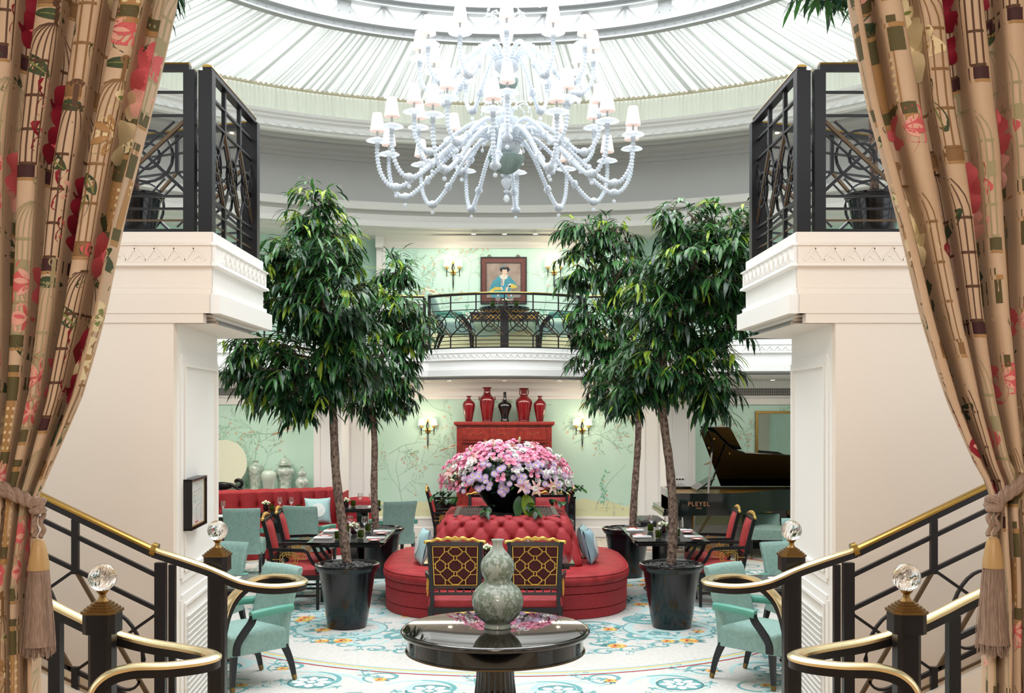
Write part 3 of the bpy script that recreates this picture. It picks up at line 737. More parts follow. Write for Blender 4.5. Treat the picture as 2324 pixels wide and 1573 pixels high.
for sx in (-1, 1):
    n_ = 'left' if sx < 0 else 'right'
    railing('gallery_railing', 'black gallery railing beside the curved middle one, %s, behind the trees' % n_, 'gallery railings', [(sx*1.31, 17.66), (sx*2.26, 17.53), (sx*2.83, 16.35), (sx*3.26, 14.98), (sx*4.4, 14.83)], 9)
    railing('balcony_railing', 'black art deco railing along the inner side of the near %s balcony' % n_, 'near balcony railings', [(sx*1.615, 5.86), (sx*1.615, 6.92)], 3, bigpost=.075, H=.90)
    railing('balcony_railing', 'black art deco railing on the front of the near %s balcony, partly behind the curtain' % n_, 'near balcony railings', [(sx*1.70, 5.84), (sx*3.1, 5.84)], 3, bigpost=.06, H=.90)
    railing('balcony_railing', 'black gallery railing leading away behind the near %s balcony' % n_, 'near balcony railings', [(sx*1.68, 7.03), (sx*2.6, 7.42), (sx*4.5, 8.85)], 6, H=.90)

# ================================================================ STAIRS
rail_prof = [(-.026, -.006), (.026, -.006), (.028, .004), (.018, .011), (0, .014), (-.018, .011), (-.028, .004)]
under_prof = [(-.022, -.034), (.022, -.034), (.022, -.006), (-.022, -.006)]
def newel(t, x, y, top, z0=.5):
    mb = MB(); w_ = .04
    oct_ = lambda r, c=.35: [(r, -r*(1-c)), (r, r*(1-c)), (r*(1-c), r), (-r*(1-c), r), (-r, r*(1-c)), (-r, -r*(1-c)), (-r*(1-c), -r), (r*(1-c), -r)]
    for r_, a, b in ((.041, z0, top-.07), (.057, top-.07, top)): mb.prism([(x+p, y+q) for p, q in oct_(r_)], a, b)
    n = mb.build('newel_post', black_satin, t, smooth=0)
    mb = MB()
    for r_, a, b in ((.062, 0, .010), (.053, .010, .018), (.044, .018, .026), (.034, .026, .034), (.025, .034, .040)): mb.prism([(x+p, y+q) for p, q in oct_(r_)], top+a, top+b)
    mb.lathe([(.022, .04), (.012, .052), (.011, .062), (.02, .072), (.022, .078)], (x, y, top), 20); mb.build('brass_cap', brass_dark, n, smooth=30)
    mb = MB(); c = (x, y, top+.122); mb.sphere(c, .048, 96, 48)
    for i, v in enumerate(mb.v):
        d = Vector(v)-Vector(c)
        if d.length > 0:
            th = math.atan2(d.y, d.x); ph = math.acos(max(-1, min(1, d.z/d.length))); k = 1+.016*math.sin(16*th+9*ph)*math.sin(ph); mb.v[i] = tuple(Vector(c)+d*k)
    mb.build('crystal_ball', crystal, n, smooth=180)
def stair_side(sx):
    n_ = 'left' if sx < 0 else 'right'; S = lambda p: Vector((sx*-p[0], p[1], p[2]))
    # wall-side flight rail
    t = thing('stair_railing', 'black stair railing with brass handrail climbing along the cream wall, %s' % n_, 'stair railing', (0, 0, 0), 0, 'stair railings')
    slope = .483
    def pf(s_, z): return S((-1.63 - s_, 5.12, 1.645-.90+slope*s_ + z))
    H = .90
    for b in range(4):
        s0, s1 = b*.405, (b+1)*.405; bl = MB(); br = MB()
        for zz in (.80, .64): bl.bar(pf(s0, zz), pf(s1, zz), .02, .02)
        for zz in (.16,): bl.bar(pf(s0, zz), pf(s1, zz), .02, .02)
        bl.bar(pf(s0, .03), pf(s1, .03), .03, .04); br.bar(pf(s0, .10), pf(s1, .10), .012, .012)
        w_ = s1-s0
        bl.bar(pf(s0, .64), pf(s1, .16), .014, .014)
        br.bar(pf(s1, .64), pf(s0+.02, .16), .02, .016)
        arc = [pf(s0+w_*.5+.12*math.cos(a_), .36+.17*math.sin(a_)) for a_ in np.linspace(-.2, PI+.2, 16)]
        bl.sweep3(arc, [(-.01, -.006), (.01, -.006), (.01, .006), (-.01, .006)])
        arc = [pf(s0+w_*.5+.11*math.cos(a_), .30+.12*math.sin(a_)) for a_ in np.linspace(PI+.3, 2*PI-.3, 12)]
        bl.sweep3(arc, [(-.01, -.006), (.01, -.006), (.01, .006), (-.01, .006)])
        q = bl.build('lattice_panel', black_iron, t, smooth=40); br.build('bronze_bars', bronze, q, smooth=0)
        mb = MB(); p = pf(s0, 0); w2 = .05 if b == 0 else .032
        if b == 0: mb.box(p.x-.025, p.x+.025, p.y-.02, p.y+.02, p.z-.12, p.z+.87); mb.build('post', black_iron, t, smooth=0); mb = MB(); p2 = pf(s0-.055, 0); mb.box(p2.x-.015, p2.x+.015, p.y-.015, p.y+.015, p.z-.12, p.z+.86)
        else: mb.box(p.x-.016, p.x+.016, p.y-.012, p.y+.012, p.z+.62, p.z+.88); mb.build('upper_post', black_iron, t, smooth=0); mb = MB(); mb.box(p.x-.016, p.x+.016, p.y-.012, p.y+.012, p.z-.05, p.z+.18)
        mb.build('post', black_iron, t, smooth=0)
    up = [S((-1.63-1.62, 5.12, 1.66+slope*1.62)), S((-1.66, 5.12, 1.675))]
    low = smooth_pts([S((-1.66, 5.12, 1.675)), S((-1.50, 5.11, 1.625)), S((-1.38, 5.10, 1.585)), S((-1.25, 5.11, 1.525)), S((-1.13, 5.16, 1.495)), S((-1.03, 5.24, 1.488)), S((-1.0, 5.34, 1.488)), S((-1.06, 5.47, 1.488)), S((-1.2, 5.53, 1.485)), S((-1.3, 5.50, 1.46)), S((-1.385, 5.42, 1.37)), S((-1.42, 5.36, 1.2)), S((-1.435, 5.33, .95)), S((-1.44, 5.32, .6))], 5)
    for nm, pts, mm in (('upper_handrail', up, brass), ('volute_handrail', low, brass_light)):
        mb = MB(); mb.sweep3(pts, under_prof); h = mb.build(nm, black_satin, t, smooth=40)
        mb = MB(); mb.sweep3(pts, rail_prof); mb.build('brass_top', mm, h, smooth=50)
    mb = MB(); p = S((-1.66, 5.12, 1.675)); mb.tube([p-Vector((sx*-.012, 0, -.004)), p+Vector((sx*-.012, 0, -.004))], .034, 14); mb.build('collar', brass, t)
    newel(t, sx*1.385, 5.21, 1.635)
    # near rail
    t = thing('stair_railing', 'nearest black and brass volute handrail with crystal topped newel, %s foreground' % n_, 'stair railing', (0, 0, 0), 0, 'stair railings')
    pts = smooth_pts([S((-2.9, 3.9, 2.24)), S((-2.0, 3.9, 1.81)), S((-1.7, 3.9, 1.672)), S((-1.56, 3.89, 1.605)), S((-1.42, 3.88, 1.545)), S((-1.28, 3.88, 1.506)), S((-1.14, 3.86, 1.488)), S((-1.045, 3.81, 1.482)), S((-1.01, 3.745, 1.482)), S((-1.04, 3.67, 1.483)), S((-1.13, 3.61, 1.485)), S((-1.24, 3.58, 1.487)), S((-1.32, 3.56, 1.46)), S((-1.365, 3.55, 1.39)), S((-1.385, 3.54, 1.25)), S((-1.39, 3.54, .9)), S((-1.39, 3.54, .55))], 5)
    mb = MB(); mb.sweep3(pts, under_prof); h = mb.build('volute_handrail', black_satin, t, smooth=40)
    mb = MB(); mb.sweep3(pts, rail_prof); mb.build('brass_top', brass_light, h, smooth=50)
    newel(t, sx*1.415, 3.8, 1.63)
    for k, x in enumerate((1.62, 2.05, 2.5)):
        mb = MB(); z = 1.63+slope*(x-1.62); mb.box(sx*x-.021, sx*x+.021, 3.88, 3.92, z-1.05, z-.03); mb.build('post', black_satin, t, smooth=0)
    bl = MB(); 
    for zz in (.16, .30, .78): bl.bar(S((-1.64, 3.9, .74+zz)), S((-2.6, 3.9, .74+zz+slope*.96)), .02, .02)
    bl.build('lower_bars', black_iron, t, smooth=0)
    # steps
    mb = MB()
    for k in range(9):
        a, b = sorted((sx*(1.62+.31*k), sx*(1.62+.31*(k+1)+.02))); mb.box(a, b, 3.7, 5.74, .2+.15*k, .65+.15*k)
    a, b = sorted((sx*1.5, sx*4.4))
    struct(mb.build('floor_steps_'+n_, stone_tread, smooth=0))
    mb = MB(); mb.bar(S((-1.6, 5.10, .72)), S((-4.2, 5.10, .72+slope*2.6)), .03, .16); struct(mb.build('trim_stringer_'+n_, cream, smooth=0))
for sx in (-1, 1): stair_side(sx)
mb = MB(); mb.box(-4.5, 4.5, 1.2, 5.9, .35, .5)
for k in range(2): mb.box(-1.7, 1.7, 5.9+.3*k, 6.2+.3*k, 0, .33-.17*k)
mb.box(-1.7, 1.7, 5.85, 5.9, 0, .5); struct(mb.build('floor_landing', stone_tread, smooth=0))
# ================================================================ FURNITURE BUILDERS
def rrect(x0, x1, y0, y1, r, n=6):
    pts = []
    for cx, cy, a in ((x1-r, y1-r, 0), (x0+r, y1-r, PI/2), (x0+r, y0+r, PI), (x1-r, y0+r, 1.5*PI)):
        for i in range(n+1): t = a+PI/2*i/n; pts.append((cx+r*math.cos(t), cy+r*math.sin(t)))
    return pts
def cushion_block(mb, x0, x1, y0, y1, z0, z1, r=.04, puff=.02, mi=None, taper=0):
    """upholstered block: rounded plan, rolled top edge, crowned top"""
    prof = [(0, z0), (0, z0+(z1-z0)*.5), (0, z1-r)] + [(r*(1-math.cos(a)), z1-r+r*math.sin(a)) for a in np.linspace(.3, PI/2, 5)]
    n = None; vs = []; rings = []
    for off, z in prof:
        k = taper*(1-(z-z0)/(z1-z0))
        pl = rrect(x0+off+k, x1-off-k, y0+off+k, y1-off-k, max(.004, r-off*.4), 4); rings.append([(a, b, z) for a, b in pl])
    cx, cy = (x0+x1)/2, (y0+y1)/2; top = rings[-1]
    for f, h in ((.8, .55), (.5, .85), (.2, 1)): rings.append([(cx+(a-cx)*f, cy+(b-cy)*f, z1+puff*h) for a, b, z in top])
    n = len(top); vs = [p for r_ in rings for p in r_]
    fs = [(i*n+q, i*n+(q+1) % n, (i+1)*n+(q+1) % n, (i+1)*n+q) for i in range(len(rings)-1) for q in range(n)]
    fs.append(tuple((len(rings)-1)*n+q for q in range(n))); fs.append(tuple(range(n-1, -1, -1))); mb.add(vs, fs, mi)
def leg_bm(a, b, w0, w1, curve=(0, 0)):
    mb = MB(); pts = []; sc_ = []
    for i in range(7):
        t = i/6; p = Vector(a).lerp(Vector(b), t); k = math.sin(PI*t)*.5
        pts.append(p+Vector((curve[0]*(t*t-t), curve[1]*(t*t-t), 0))); sc_.append(1-(1-w1/w0)*t)
    mb.sweep3(pts, [(-w0/2, -w0/2), (w0/2, -w0/2), (w0/2, w0/2), (-w0/2, w0/2)], up=(0, 1, 0), scales=sc_); return mb
def teal_chair(low=False):
    t = thing('upholstered_armchair', 'x', 'chair')
    mb = MB(); cushion_block(mb, -.29, .29, -.27, .29, .30, .475, .035, .03); mb.build('seat', teal_fabric, t, smooth=50)
    H = .66 if low else .955
    mb = MB()
    def fn(u, v):   # closed loop round the back, rising
        z = .30+(H-.30)*v; t_ = (z-.30)/(.985-.30); wd = .255-.03*math.sin(PI*min(1, t_))*.6+.01*t_; th = .055-.012*t_
        y = -.27-.17*t_**1.6+.0*t_; a = 2*PI*u; c = math.cos(a); s_ = math.sin(a)
        e = lambda q, p: math.copysign(abs(q)**p, q)
        x = wd*e(c, .22); yy = th*e(s_, .35)
        k = 1 if v < .93 else math.sqrt(max(0, 1-((v-.93)/.07)**2))*.35+.65
        curve = -.05*(1-(x/wd)**2)*min(1, t_*2)
        return (x*(1 if v < .97 else .985), y+curve+yy*k, z)
    N_, M_ = 48, 20; mb.grid(fn, N_, M_, closed_u=True); mb.f.append(tuple(M_*N_+q for q in range(N_))); mb.m.append(0)
    mb.build('backrest', teal_fabric, t, smooth=60)
    for sx in (-1, 1):
        mb = MB(); pts = [(sx*.275, -.32, .635), (sx*.30, -.15, .64), (sx*.305, 0, .635), (sx*.30, .11, .625)]
        if low: pts = [(a, b, c-.08) for a, b, c in pts]
        mb.sweep3(smooth_pts(pts, 4), [(-.03, -.03), (-.018, -.038), (.018, -.038), (.03, -.03), (.032, .012), (.018, .028), (-.018, .028), (-.032, .012)], cap=True)
        mb.build('arm', teal_leather if not low else black_satin, t, smooth=60)
        mb = MB(); mb.sweep3(smooth_pts([(sx*.302, .085, .61 - .08*low), (sx*.305, .11, .56), (sx*.30, .17, .49), (sx*.295, .235, .40), (sx*.295, .245, .31)], 4), [(-.014, -.03), (.014, -.03), (.014, .03), (-.014, .03)], up=(0, 1, 0))
        mb.build('arm_support', black_satin, t, smooth=40)
        for fy in (1, -1):
            a = (sx*.25, .24 if fy > 0 else -.26, .31); b = (sx*(.245 if fy > 0 else .25), .25 if fy > 0 else -.36, .045)
            l = leg_bm(a, b, .05, .032, (0, 0 if fy > 0 else .05)).build('leg', black_satin, t, smooth=30)
            q = MB(); e = Vector(b); d = Vector((0, 0 if fy > 0 else -.012, 0)); q.bar(e, e+d+Vector((0, 0, -.045)), .034, .034, up=(0, 1, 0), w2=.028, h2=.028); q.build('brass_tip', brass_dark, l, smooth=0)
    return t
def fret_lines(w, h):
    """gold fretwork of the chair back as polylines in a w x h panel centred on 0"""
    L = []
    def cross(cx, cy, a, b, d):  # stepped cross outline
        p = [(a, b-2*d), (a, b-2*d)]
        q = [(a-2*d, b), (a-2*d, b-d), (a-d, b-d), (a-d, b-2*d), (a, b-2*d)]
        o = []
        for sx, sy, rev in ((1, 1, 0), (1, -1, 1), (-1, -1, 0), (-1, 1, 1)):
            s_ = [(cx+sx*x, cy+sy*y) for x, y in q]; o += s_[::-1] if rev else s_
        L.append(o+[o[0]])
    cross(0, 0, .30, .30, .07)
    for sy in (-1, 1):
        cross(0, sy*.74, .30, .22, .065)
        for sx in (-1, 1): L.append([(sx*.07, sy*.30), (sx*.07, sy*.52)]); L.append([(sx*.07, sy*.96), (sx*.07, sy*1.0)])
    for sx in (-1, 1):
        cross(sx*.68, 0, .22, .30, .065)
        for sy in (-1, 1):
            L.append([(sx*.30, sy*.10), (sx*.46, sy*.10)]); L.append([(sx*.90, sy*.10), (sx*1.0, sy*.10)])
            L.append([(sx*.30, sy*.74), (sx*.45, sy*.74), (sx*.70, sy*.42), (sx*.70, sy*.30)])
            L.append([(sx*.48, sy*1.0), (sx*.48, sy*.72)]); L.append([(sx*.70, sy*.45), (sx*1.0, sy*.45)])
    L.append([(-1, -1), (1, -1), (1, 1), (-1, 1), (-1, -1)])
    return [[(x*w/2, y*h/2) for x, y in l] for l in L]
def fret_chair():
    t = thing('fretwork_armchair', 'x', 'chair')
    # local: front +Y, back plane leaning to -Y
    def bp(x, z, o=0):   # point on the back plane; o = offset towards the rear
        k = max(0, z-.45); return Vector((x*(.86+.14*k), -.25-.16*k-.10*k*k-o, z))
    mb = MB(); cushion_block(mb, -.27, .27, -.24, .27, .40, .475, .03, .03); mb.build('seat', red_velvet, t, smooth=50)
    mb = MB(); mb.bar((-.27, .25, .37), (.27, .25, .37), .04, .06); mb.bar((-.27, -.24, .37), (.27, -.24, .37), .04, .06); mb.bar((-.26, -.24, .37), (-.26, .25, .37), .03, .06); mb.bar((.26, -.24, .37), (.26, .25, .37), .03, .06)
    mb.bar((-.26, -.25, .16), (.26, -.25, .16), .02, .025); mb.bar((-.26, -.24, .16), (-.26, .25, .16), .02, .025); mb.bar((.26, -.24, .16), (.26, .25, .16), .02, .025)
    mb.build('seat_frame', black_satin, t, smooth=0)
    for sx in (-1, 1):
        pts = [Vector((sx*.27, -.27, 0)), Vector((sx*.265, -.25, .25))]+[bp(sx*.265, z) for z in np.linspace(.45, 1.02, 6)]+[bp(sx*.275, 1.06)]
        mb = MB(); mb.sweep3(pts, [(-.02, -.022), (.02, -.022), (.02, .022), (-.02, .022)], up=(0, 1, 0)); mb.build('leg', black_satin, t, smooth=40)
        mb = MB(); mb.bar((sx*.26, .25, .40), (sx*.26, .25, 0), .04, .04, up=(0, 1, 0), w2=.034, h2=.034); mb.build('leg', black_satin, t, smooth=0)
    fr = MB()
    tb = MB(); tb.bar(bp(-.27, 1.035), bp(.27, 1.035), .03, .04, up=(0, .2, 1)); tb.build('top_rail', black_satin, t, smooth=0)
    for z, hh in ((.60, .022), (.535, .03)): fr.bar(bp(-.27, z), bp(.27, z), .03, hh, up=(0, .2, 1))
    for k in range(5): x = -.18+.09*k; fr.bar(bp(x, .54), bp(x, .60), .014, .014, up=(0, 1, 0))
    fr.build('back_frame', black_satin, t, smooth=0)
    mb = MB()
    def pad(u, v):
        x = (-.235+.47*u); z = .63+.385*v; b = (1-abs(2*u-1)**6)*(1-abs(2*v-1)**6); p = bp(x, z, -.014-.03*b); return tuple(p)
    mb.grid(pad, 14, 14); mb.build('back_pad', red_velvet, t, smooth=60)
    mb = MB(); vs = [bp(-.25, .615, .006), bp(.25, .615, .006), bp(.25, 1.02, .006), bp(-.25, 1.02, .006)]; ws = [v+Vector((0, .014, 0)) for v in vs]
    mb.add(vs+ws, [(0, 1, 2, 3), (7, 6, 5, 4), (0, 4, 5, 1), (1, 5, 6, 2), (2, 6, 7, 3), (3, 7, 4, 0)]); cl = mb.build('back_cloth', dark_red_cloth, t, smooth=0)
    mb = MB()
    for l in fret_lines(.465, .385):
        for a, b in zip(l, l[1:]): mb.bar(bp(a[0], .8175+a[1], .012), bp(b[0], .8175+b[1], .012), .0075, .009, up=(0, 1, 0))
    mb.build('gilt_fretwork', gilt, cl, smooth=0)
    # crest rail
    mb = MB(); xs = np.linspace(-.30, .30, 41); pts = []; rs = []
    for x in xs:
        a = abs(x); z = 1.065 + .030*math.exp(-((a-.075)/.05)**2) + .022*math.exp(-((a-.18)/.03)**2) + .016*math.exp(-(x/.02)**2) - .012*max(0, (a-.22)/.08)
        pts.append(bp(x, z)+Vector((0, .0, 0))); rs.append(.014+.006*math.exp(-((a-.285)/.02)**2)+.004*math.exp(-((a-.075)/.03)**2))
    mb.tube(pts, rs, 8); 
    for x in (-.018, 0, .018): mb.sphere(bp(x, 1.10-abs(x)*.4), .014, 8, 6)
    for sx in (-1, 1): mb.sphere(bp(sx*.30, 1.052), .019, 8, 6)
    mb.build('gilt_crest', gilt, t, smooth=60)
    for sx in (-1, 1):
        p0 = bp(sx*.275, .70); mb = MB()
        mb.sweep3([p0, Vector((sx*.30, -.05, .70)), Vector((sx*.31, .09, .695)), Vector((sx*.305, .135, .67)), Vector((sx*.295, .165, .60)), Vector((sx*.285, .20, .54)), Vector((sx*.275, .235, .50)), Vector((sx*.265, .25, .42))], [(-.014, -.018), (.014, -.018), (.014, .018), (-.014, .018)], up=(0, .3, 1)); mb.build('arm', black_satin, t, smooth=30)
        mb = MB(); cx, cz = -.08, .59
        o = [(.10, .02), (.10, .05), (.07, .05), (.07, .075), (-.07, .075), (-.07, .05), (-.10, .05), (-.10, .02)]
        o = o + [(x, -z) for x, z in o[::-1]]; o.append(o[0])
        for sc_ in (1, .72):
            for a, b in zip(o, o[1:]): mb.bar((sx*.285, cx+a[0]*sc_, cz+a[1]*sc_), (sx*.285, cx+b[0]*sc_, cz+b[1]*sc_), .009, .009)
        for yy in (-.04, .0, .04):
            mb.bar((sx*.285, cx+yy, cz+.075), (sx*.285, cx+yy, .69), .008, .008, up=(0, 1, 0)); mb.bar((sx*.285, cx+yy, cz-.075), (sx*.285, cx+yy, .49), .008, .008, up=(0, 1, 0))
        mb.bar((sx*.285, cx+.10, cz), (sx*.285, cx+.20, cz), .008, .008); mb.bar((sx*.285, cx-.10, cz), (sx*.285, cx-.19, cz), .008, .008)
        mb.build('gilt_arm_fret', gilt, t, smooth=0)
    return t
def dining_table(name, label, x0, x1, y0, y1, z=.75, legs='two', group=None):
    cx, cy = (x0+x1)/2, (y0+y1)/2; t = thing(name, label, 'table', (cx, cy, 0), 0, group); hx, hy = (x1-x0)/2, (y1-y0)/2
    mb = MB(); mb.box(-hx, hx, -hy, hy, z-.028, z); mb.build('tabletop', black_gloss, t, smooth=0, bev=.004)
    mb = MB(); mb.box(-hx+.05, hx-.05, -hy+.05, hy-.05, z-.065, z-.028); mb.build('apron', black_satin, t, smooth=0)
    mb = MB(); mb.box(-hx+.06, hx-.06, -hy+.06, hy-.06, z, z+.002); mb.build('inset_panel', mat_slate, t, smooth=0)
    pos = [(0, -hy*.4), (0, hy*.4)] if hy > hx*1.2 else ([(-hx*.45, 0), (hx*.45, 0)] if hx > hy*1.2 else [(0, 0)])
    for px_, py_ in pos:
        mb = MB(); mb.box(px_-.09, px_+.09, py_-.05, py_+.05, .05, z-.07); p = mb.build('pedestal', black_gloss, t, smooth=0, bev=.004)
        mb = MB(); mb.lathe([(.20, 0), (.21, .012), (.20, .026), (.14, .032), (.135, .045), (.10, .05)], (px_, py_, 0), 28); mb.build('foot', black_gloss, t, smooth=30)
    return t
mat_slate = mat('slate_inset', '#23252b', .22)
# ---- tableware prototypes
def wine_glass():
    t = thing('wine_glass', 'x', 'glass'); mb = MB()
    mb.lathe([(.034, 0), (.033, .003), (.006, .007), (.0035, .02), (.0035, .085), (.01, .092), (.028, .108), (.040, .135), (.041, .155), (.036, .185), (.031, .205), (.030, .205), (.034, .185), (.039, .155), (.037, .136), (.026, .111), (.001, .097)], seg=20)
    mb.build('glass_body', glass, t, smooth=60); return t
def tumbler():
    t = thing('green_tumbler', 'x', 'tumbler'); mb = MB()
    mb.lathe([(.001, .002), (.026, .001), (.036, .012), (.040, .04), (.040, .095), (.036, .095), (.036, .04), (.030, .016), (.001, .012)], seg=20)
    mb.build('tumbler_body', green_glass, t, smooth=60); return t
def napkin():
    t = thing('folded_napkin', 'x', 'napkin'); mb = MB()
    for k in range(3): mb.grid(lambda u, v, k=k: (-.055+.11*u, -.11+.22*v, .003+.007*k+.003*math.sin(3*u+2*v+k)), 4, 6); 
    mb.box(-.056, .056, -.11, .11, 0, .014); mb.build('cloth', linen, t, smooth=40)
    kn = MB(); kn.box(.07, .082, -.10, .09, 0, .003); kn.build('knife', chrome, t, smooth=0)
    fk = MB(); fk.box(-.084, -.072, -.10, .08, 0, .003); fk.build('fork', chrome, t, smooth=0); return t
def plate():
    t = thing('side_plate', 'x', 'plate'); mb = MB()
    mb.lathe([(.045, 0), (.05, .004), (.075, .010), (.078, .012), (.074, .013), (.05, .008), (.001, .006)], seg=28); mb.build('rim', china_red, t, smooth=60)
    mb = MB(); mb.lathe([(.001, .0075), (.046, .0085)], seg=24); mb.build('centre', linen, t); return t
def flower_pot():
    t = thing('table_posy', 'x', 'flowers'); mb = MB(); mb.lathe([(.03, 0), (.042, .01), (.045, .05), (.044, .09), (.038, .09), (.036, .07), (.001, .07)], seg=16); mb.build('pot', oxdark, t, smooth=50)
    mb = MB(); r = random.Random(3)
    for k in range(26):
        a = r.uniform(0, 6.28); q = r.uniform(0, 1)**.6; p = (.06*q*math.cos(a), .06*q*math.sin(a), .105+.035*(1-q*q)+r.uniform(-.008, .008)); mb.sphere(p, .014, 6, 4)
    mb.build('blossoms', posy_white, t, smooth=60)
    mb = MB()
    for k in range(16):
        a = 2*PI*k/16; Lf(mb, Vector((.03*math.cos(a), .03*math.sin(a), .09)), Vector((math.cos(a), math.sin(a), .5)), .06, .02, 0, .02)
    mb.build('leaves', leaf_m, t, smooth=60); return t
oxdark = mat('dark_red_glass', '#2c0a0e', .1, coat=.5); posy_white = mat('ivory_petals', '#e9ebcb', .8)
def Lf(mb, o, d, L, W, mi, droop, fold=.25, n=4):
    """a folded, drooping lanceolate leaf"""
    d = d.normalized(); side = d.cross(Vector((0, 0, 1)))
    side = side.normalized() if side.length > .05 else Vector((1, 0, 0)); up = side.cross(d)
    vs = []; p = o.copy(); dd = d.copy()
    for i in range(n+1):
        t = i/n; w_ = W/2*math.sin(PI*min(1, t*.95+.05))**.75 if i < n else 0
        if i == 0: w_ = W*.08
        vs += [p+side*w_+up*w_*fold, p, p-side*w_+up*w_*fold]
        dd = (dd+Vector((0, 0, -droop/n*3))).normalized(); p = p+dd*L/n
        up = side.cross(dd)
    fs = []
    for i in range(n): fs += [(3*i, 3*i+1, 3*i+4, 3*i+3), (3*i+1, 3*i+2, 3*i+5, 3*i+4)]
    mb.add(vs, fs, mi)
PROTO = {}
def put(kind, loc, rz, label, group):
    if kind not in PROTO: PROTO[kind] = {'glass': wine_glass, 'tumbler': tumbler, 'napkin': napkin, 'plate': plate, 'posy': flower_pot}[kind]()
    return place(PROTO[kind], loc, rz, label, group)
EPS = .0025

# ================================================================ GREAT THINGS FIRST
# ---- round sofa
def seat_outline(n=96, ins=0):
    X0, X1, Y0, Y1 = -1.46, 1.50, 11.88, 14.95; pts = []
    for i in range(n):
        a = 2*PI*i/n; c, s_ = math.cos(a), math.sin(a); e = .62
        pts.append(((X0+X1)/2+((X1-X0)/2-ins)*math.copysign(abs(c)**e, c), (Y0+Y1)/2+((Y1-Y0)/2-ins)*math.copysign(abs(s_)**e, s_)))
    return pts
t = thing('round_sofa', 'large round red velvet sofa with buttoned centre block under the flowers', 'sofa', (0, 13.4, 0))
def rings_mesh(rings, cap=True):
    n = len(rings[0]); mb = MB(); mb.add([p for r_ in rings for p in r_], [(i*n+q, i*n+(q+1) % n, (i+1)*n+(q+1) % n, (i+1)*n+q) for i in range(len(rings)-1) for q in range(n)] + ([tuple((len(rings)-1)*n+q for q in range(n))] if cap else [])); return mb
rr = []
for ins, z in ((.03, 0), (.03, .10), (.045, .105), (.025, .11), (.025, .27), (.04, .275), (.02, .28), (.015, .36), (.03, .365)): rr.append([(a, b-13.4, z) for a, b in seat_outline(96, ins)])
rings_mesh(rr).build('base', red_pattern, t, smooth=40)
rr = []
for ins, z in ((.02, .365), (.0, .385), (-.004, .42), (.005, .455), (.03, .477), (.08, .488), (.2, .492), (.45, .495), (.8, .495)): rr.append([(a, b-13.4, z - (.008*(1 if abs((b-13.35)) < .03 or abs(b-14.05) < .03 else 0))) for a, b in seat_outline(96, ins)])
rings_mesh(rr).build('seat_cushion', red_velvet, t, smooth=60)
mb = MB(); mb.tube([(a, b-13.4, .468) for a, b in seat_outline(96, .012)], .006, 6, closed=True); mb.build('piping', red_velvet, t)
# buttoned block
def block_fn(u, v):
    X0, X1, Y0, Y1 = -.86, .90, 12.56, 14.35
    prof = [(0, .46), (-.02, .52), (.015, .65), (.05, .80), (.085, .92), (.12, 1.0), (.17, 1.045), (.24, 1.06), (.28, 1.055)]
    i = min(len(prof)-2, int(v*(len(prof)-1))); k = v*(len(prof)-1)-i
    ins = prof[i][0]*(1-k)+prof[i+1][0]*k; z = prof[i][1]*(1-k)+prof[i+1][1]*k
    pl = rrect(X0+ins, X1-ins, Y0+ins, Y1-ins, .16, 10); L = [0]
    m_ = len(pl)
    for q in range(m_): L.append(L[-1]+math.dist(pl[q], pl[(q+1) % m_]))
    s_ = u*L[-1]; q = 0
    while q < m_-1 and L[q+1] < s_: q += 1
    kk = (s_-L[q])/max(1e-9, L[q+1]-L[q]); a = pl[q]; b = pl[(q+1) % m_]; x = a[0]+(b[0]-a[0])*kk; y = a[1]+(b[1]-a[1])*kk
    dx, dy = b[0]-a[0], b[1]-a[1]; n_ = math.hypot(dx, dy); nx, ny = dy/n_, -dx/n_
    P_ = u*26; Q_ = v*2.7; s1 = abs(math.sin(PI*(P_+Q_)/1)); s2 = abs(math.sin(PI*(P_-Q_)/1)); h = .034*(s1*s2)**.4 - .035*((1-s1*s1)*(1-s2*s2))**3 + .01 if .04 < v < .9 else .02
    bx = abs(math.sin(PI*(P_+Q_))) + abs(math.sin(PI*(P_-Q_)))
    if bx < .3 and .04 < v < .93: h -= .02
    up = max(0, (v-.55)/.45)
    return (x+nx*(h-.03)*(1-up*.8), y+ny*(h-.03)*(1-up*.8)-13.4, z+(h-.02)*up)
mb = MB(); mb.grid(block_fn, 384, 44, closed_u=True); mb.build('buttoned_back', red_pattern, t, smooth=180)
mb = MB()
for (a, b) in ((-.62, .66),):
    mb.box(-.62, .66, -.62, .72, .9, 1.052); mb.box(-.62, .66, -.62, -.55, 1.052, 1.062); mb.box(-.62, .66, .65, .72, 1.052, 1.062); mb.box(-.62, -.55, -.55, .65, 1.052, 1.062); mb.box(.59, .66, -.55, .65, 1.052, 1.062)
tr = mb.build('top_frame', black_satin, t, smooth=0)
mb = MB()
for k in range(34): mb.box(-.54+k*.033, -.534+k*.033, -.55, .65, 1.052, 1.058)
for k in range(9): mb.box(-.55, .59, -.5+k*.13, -.494+k*.13, 1.052, 1.056)
mb.build('metal_grille', mat('grille_dark', '#4a4a4c', .35, metal=.8), tr, smooth=0)

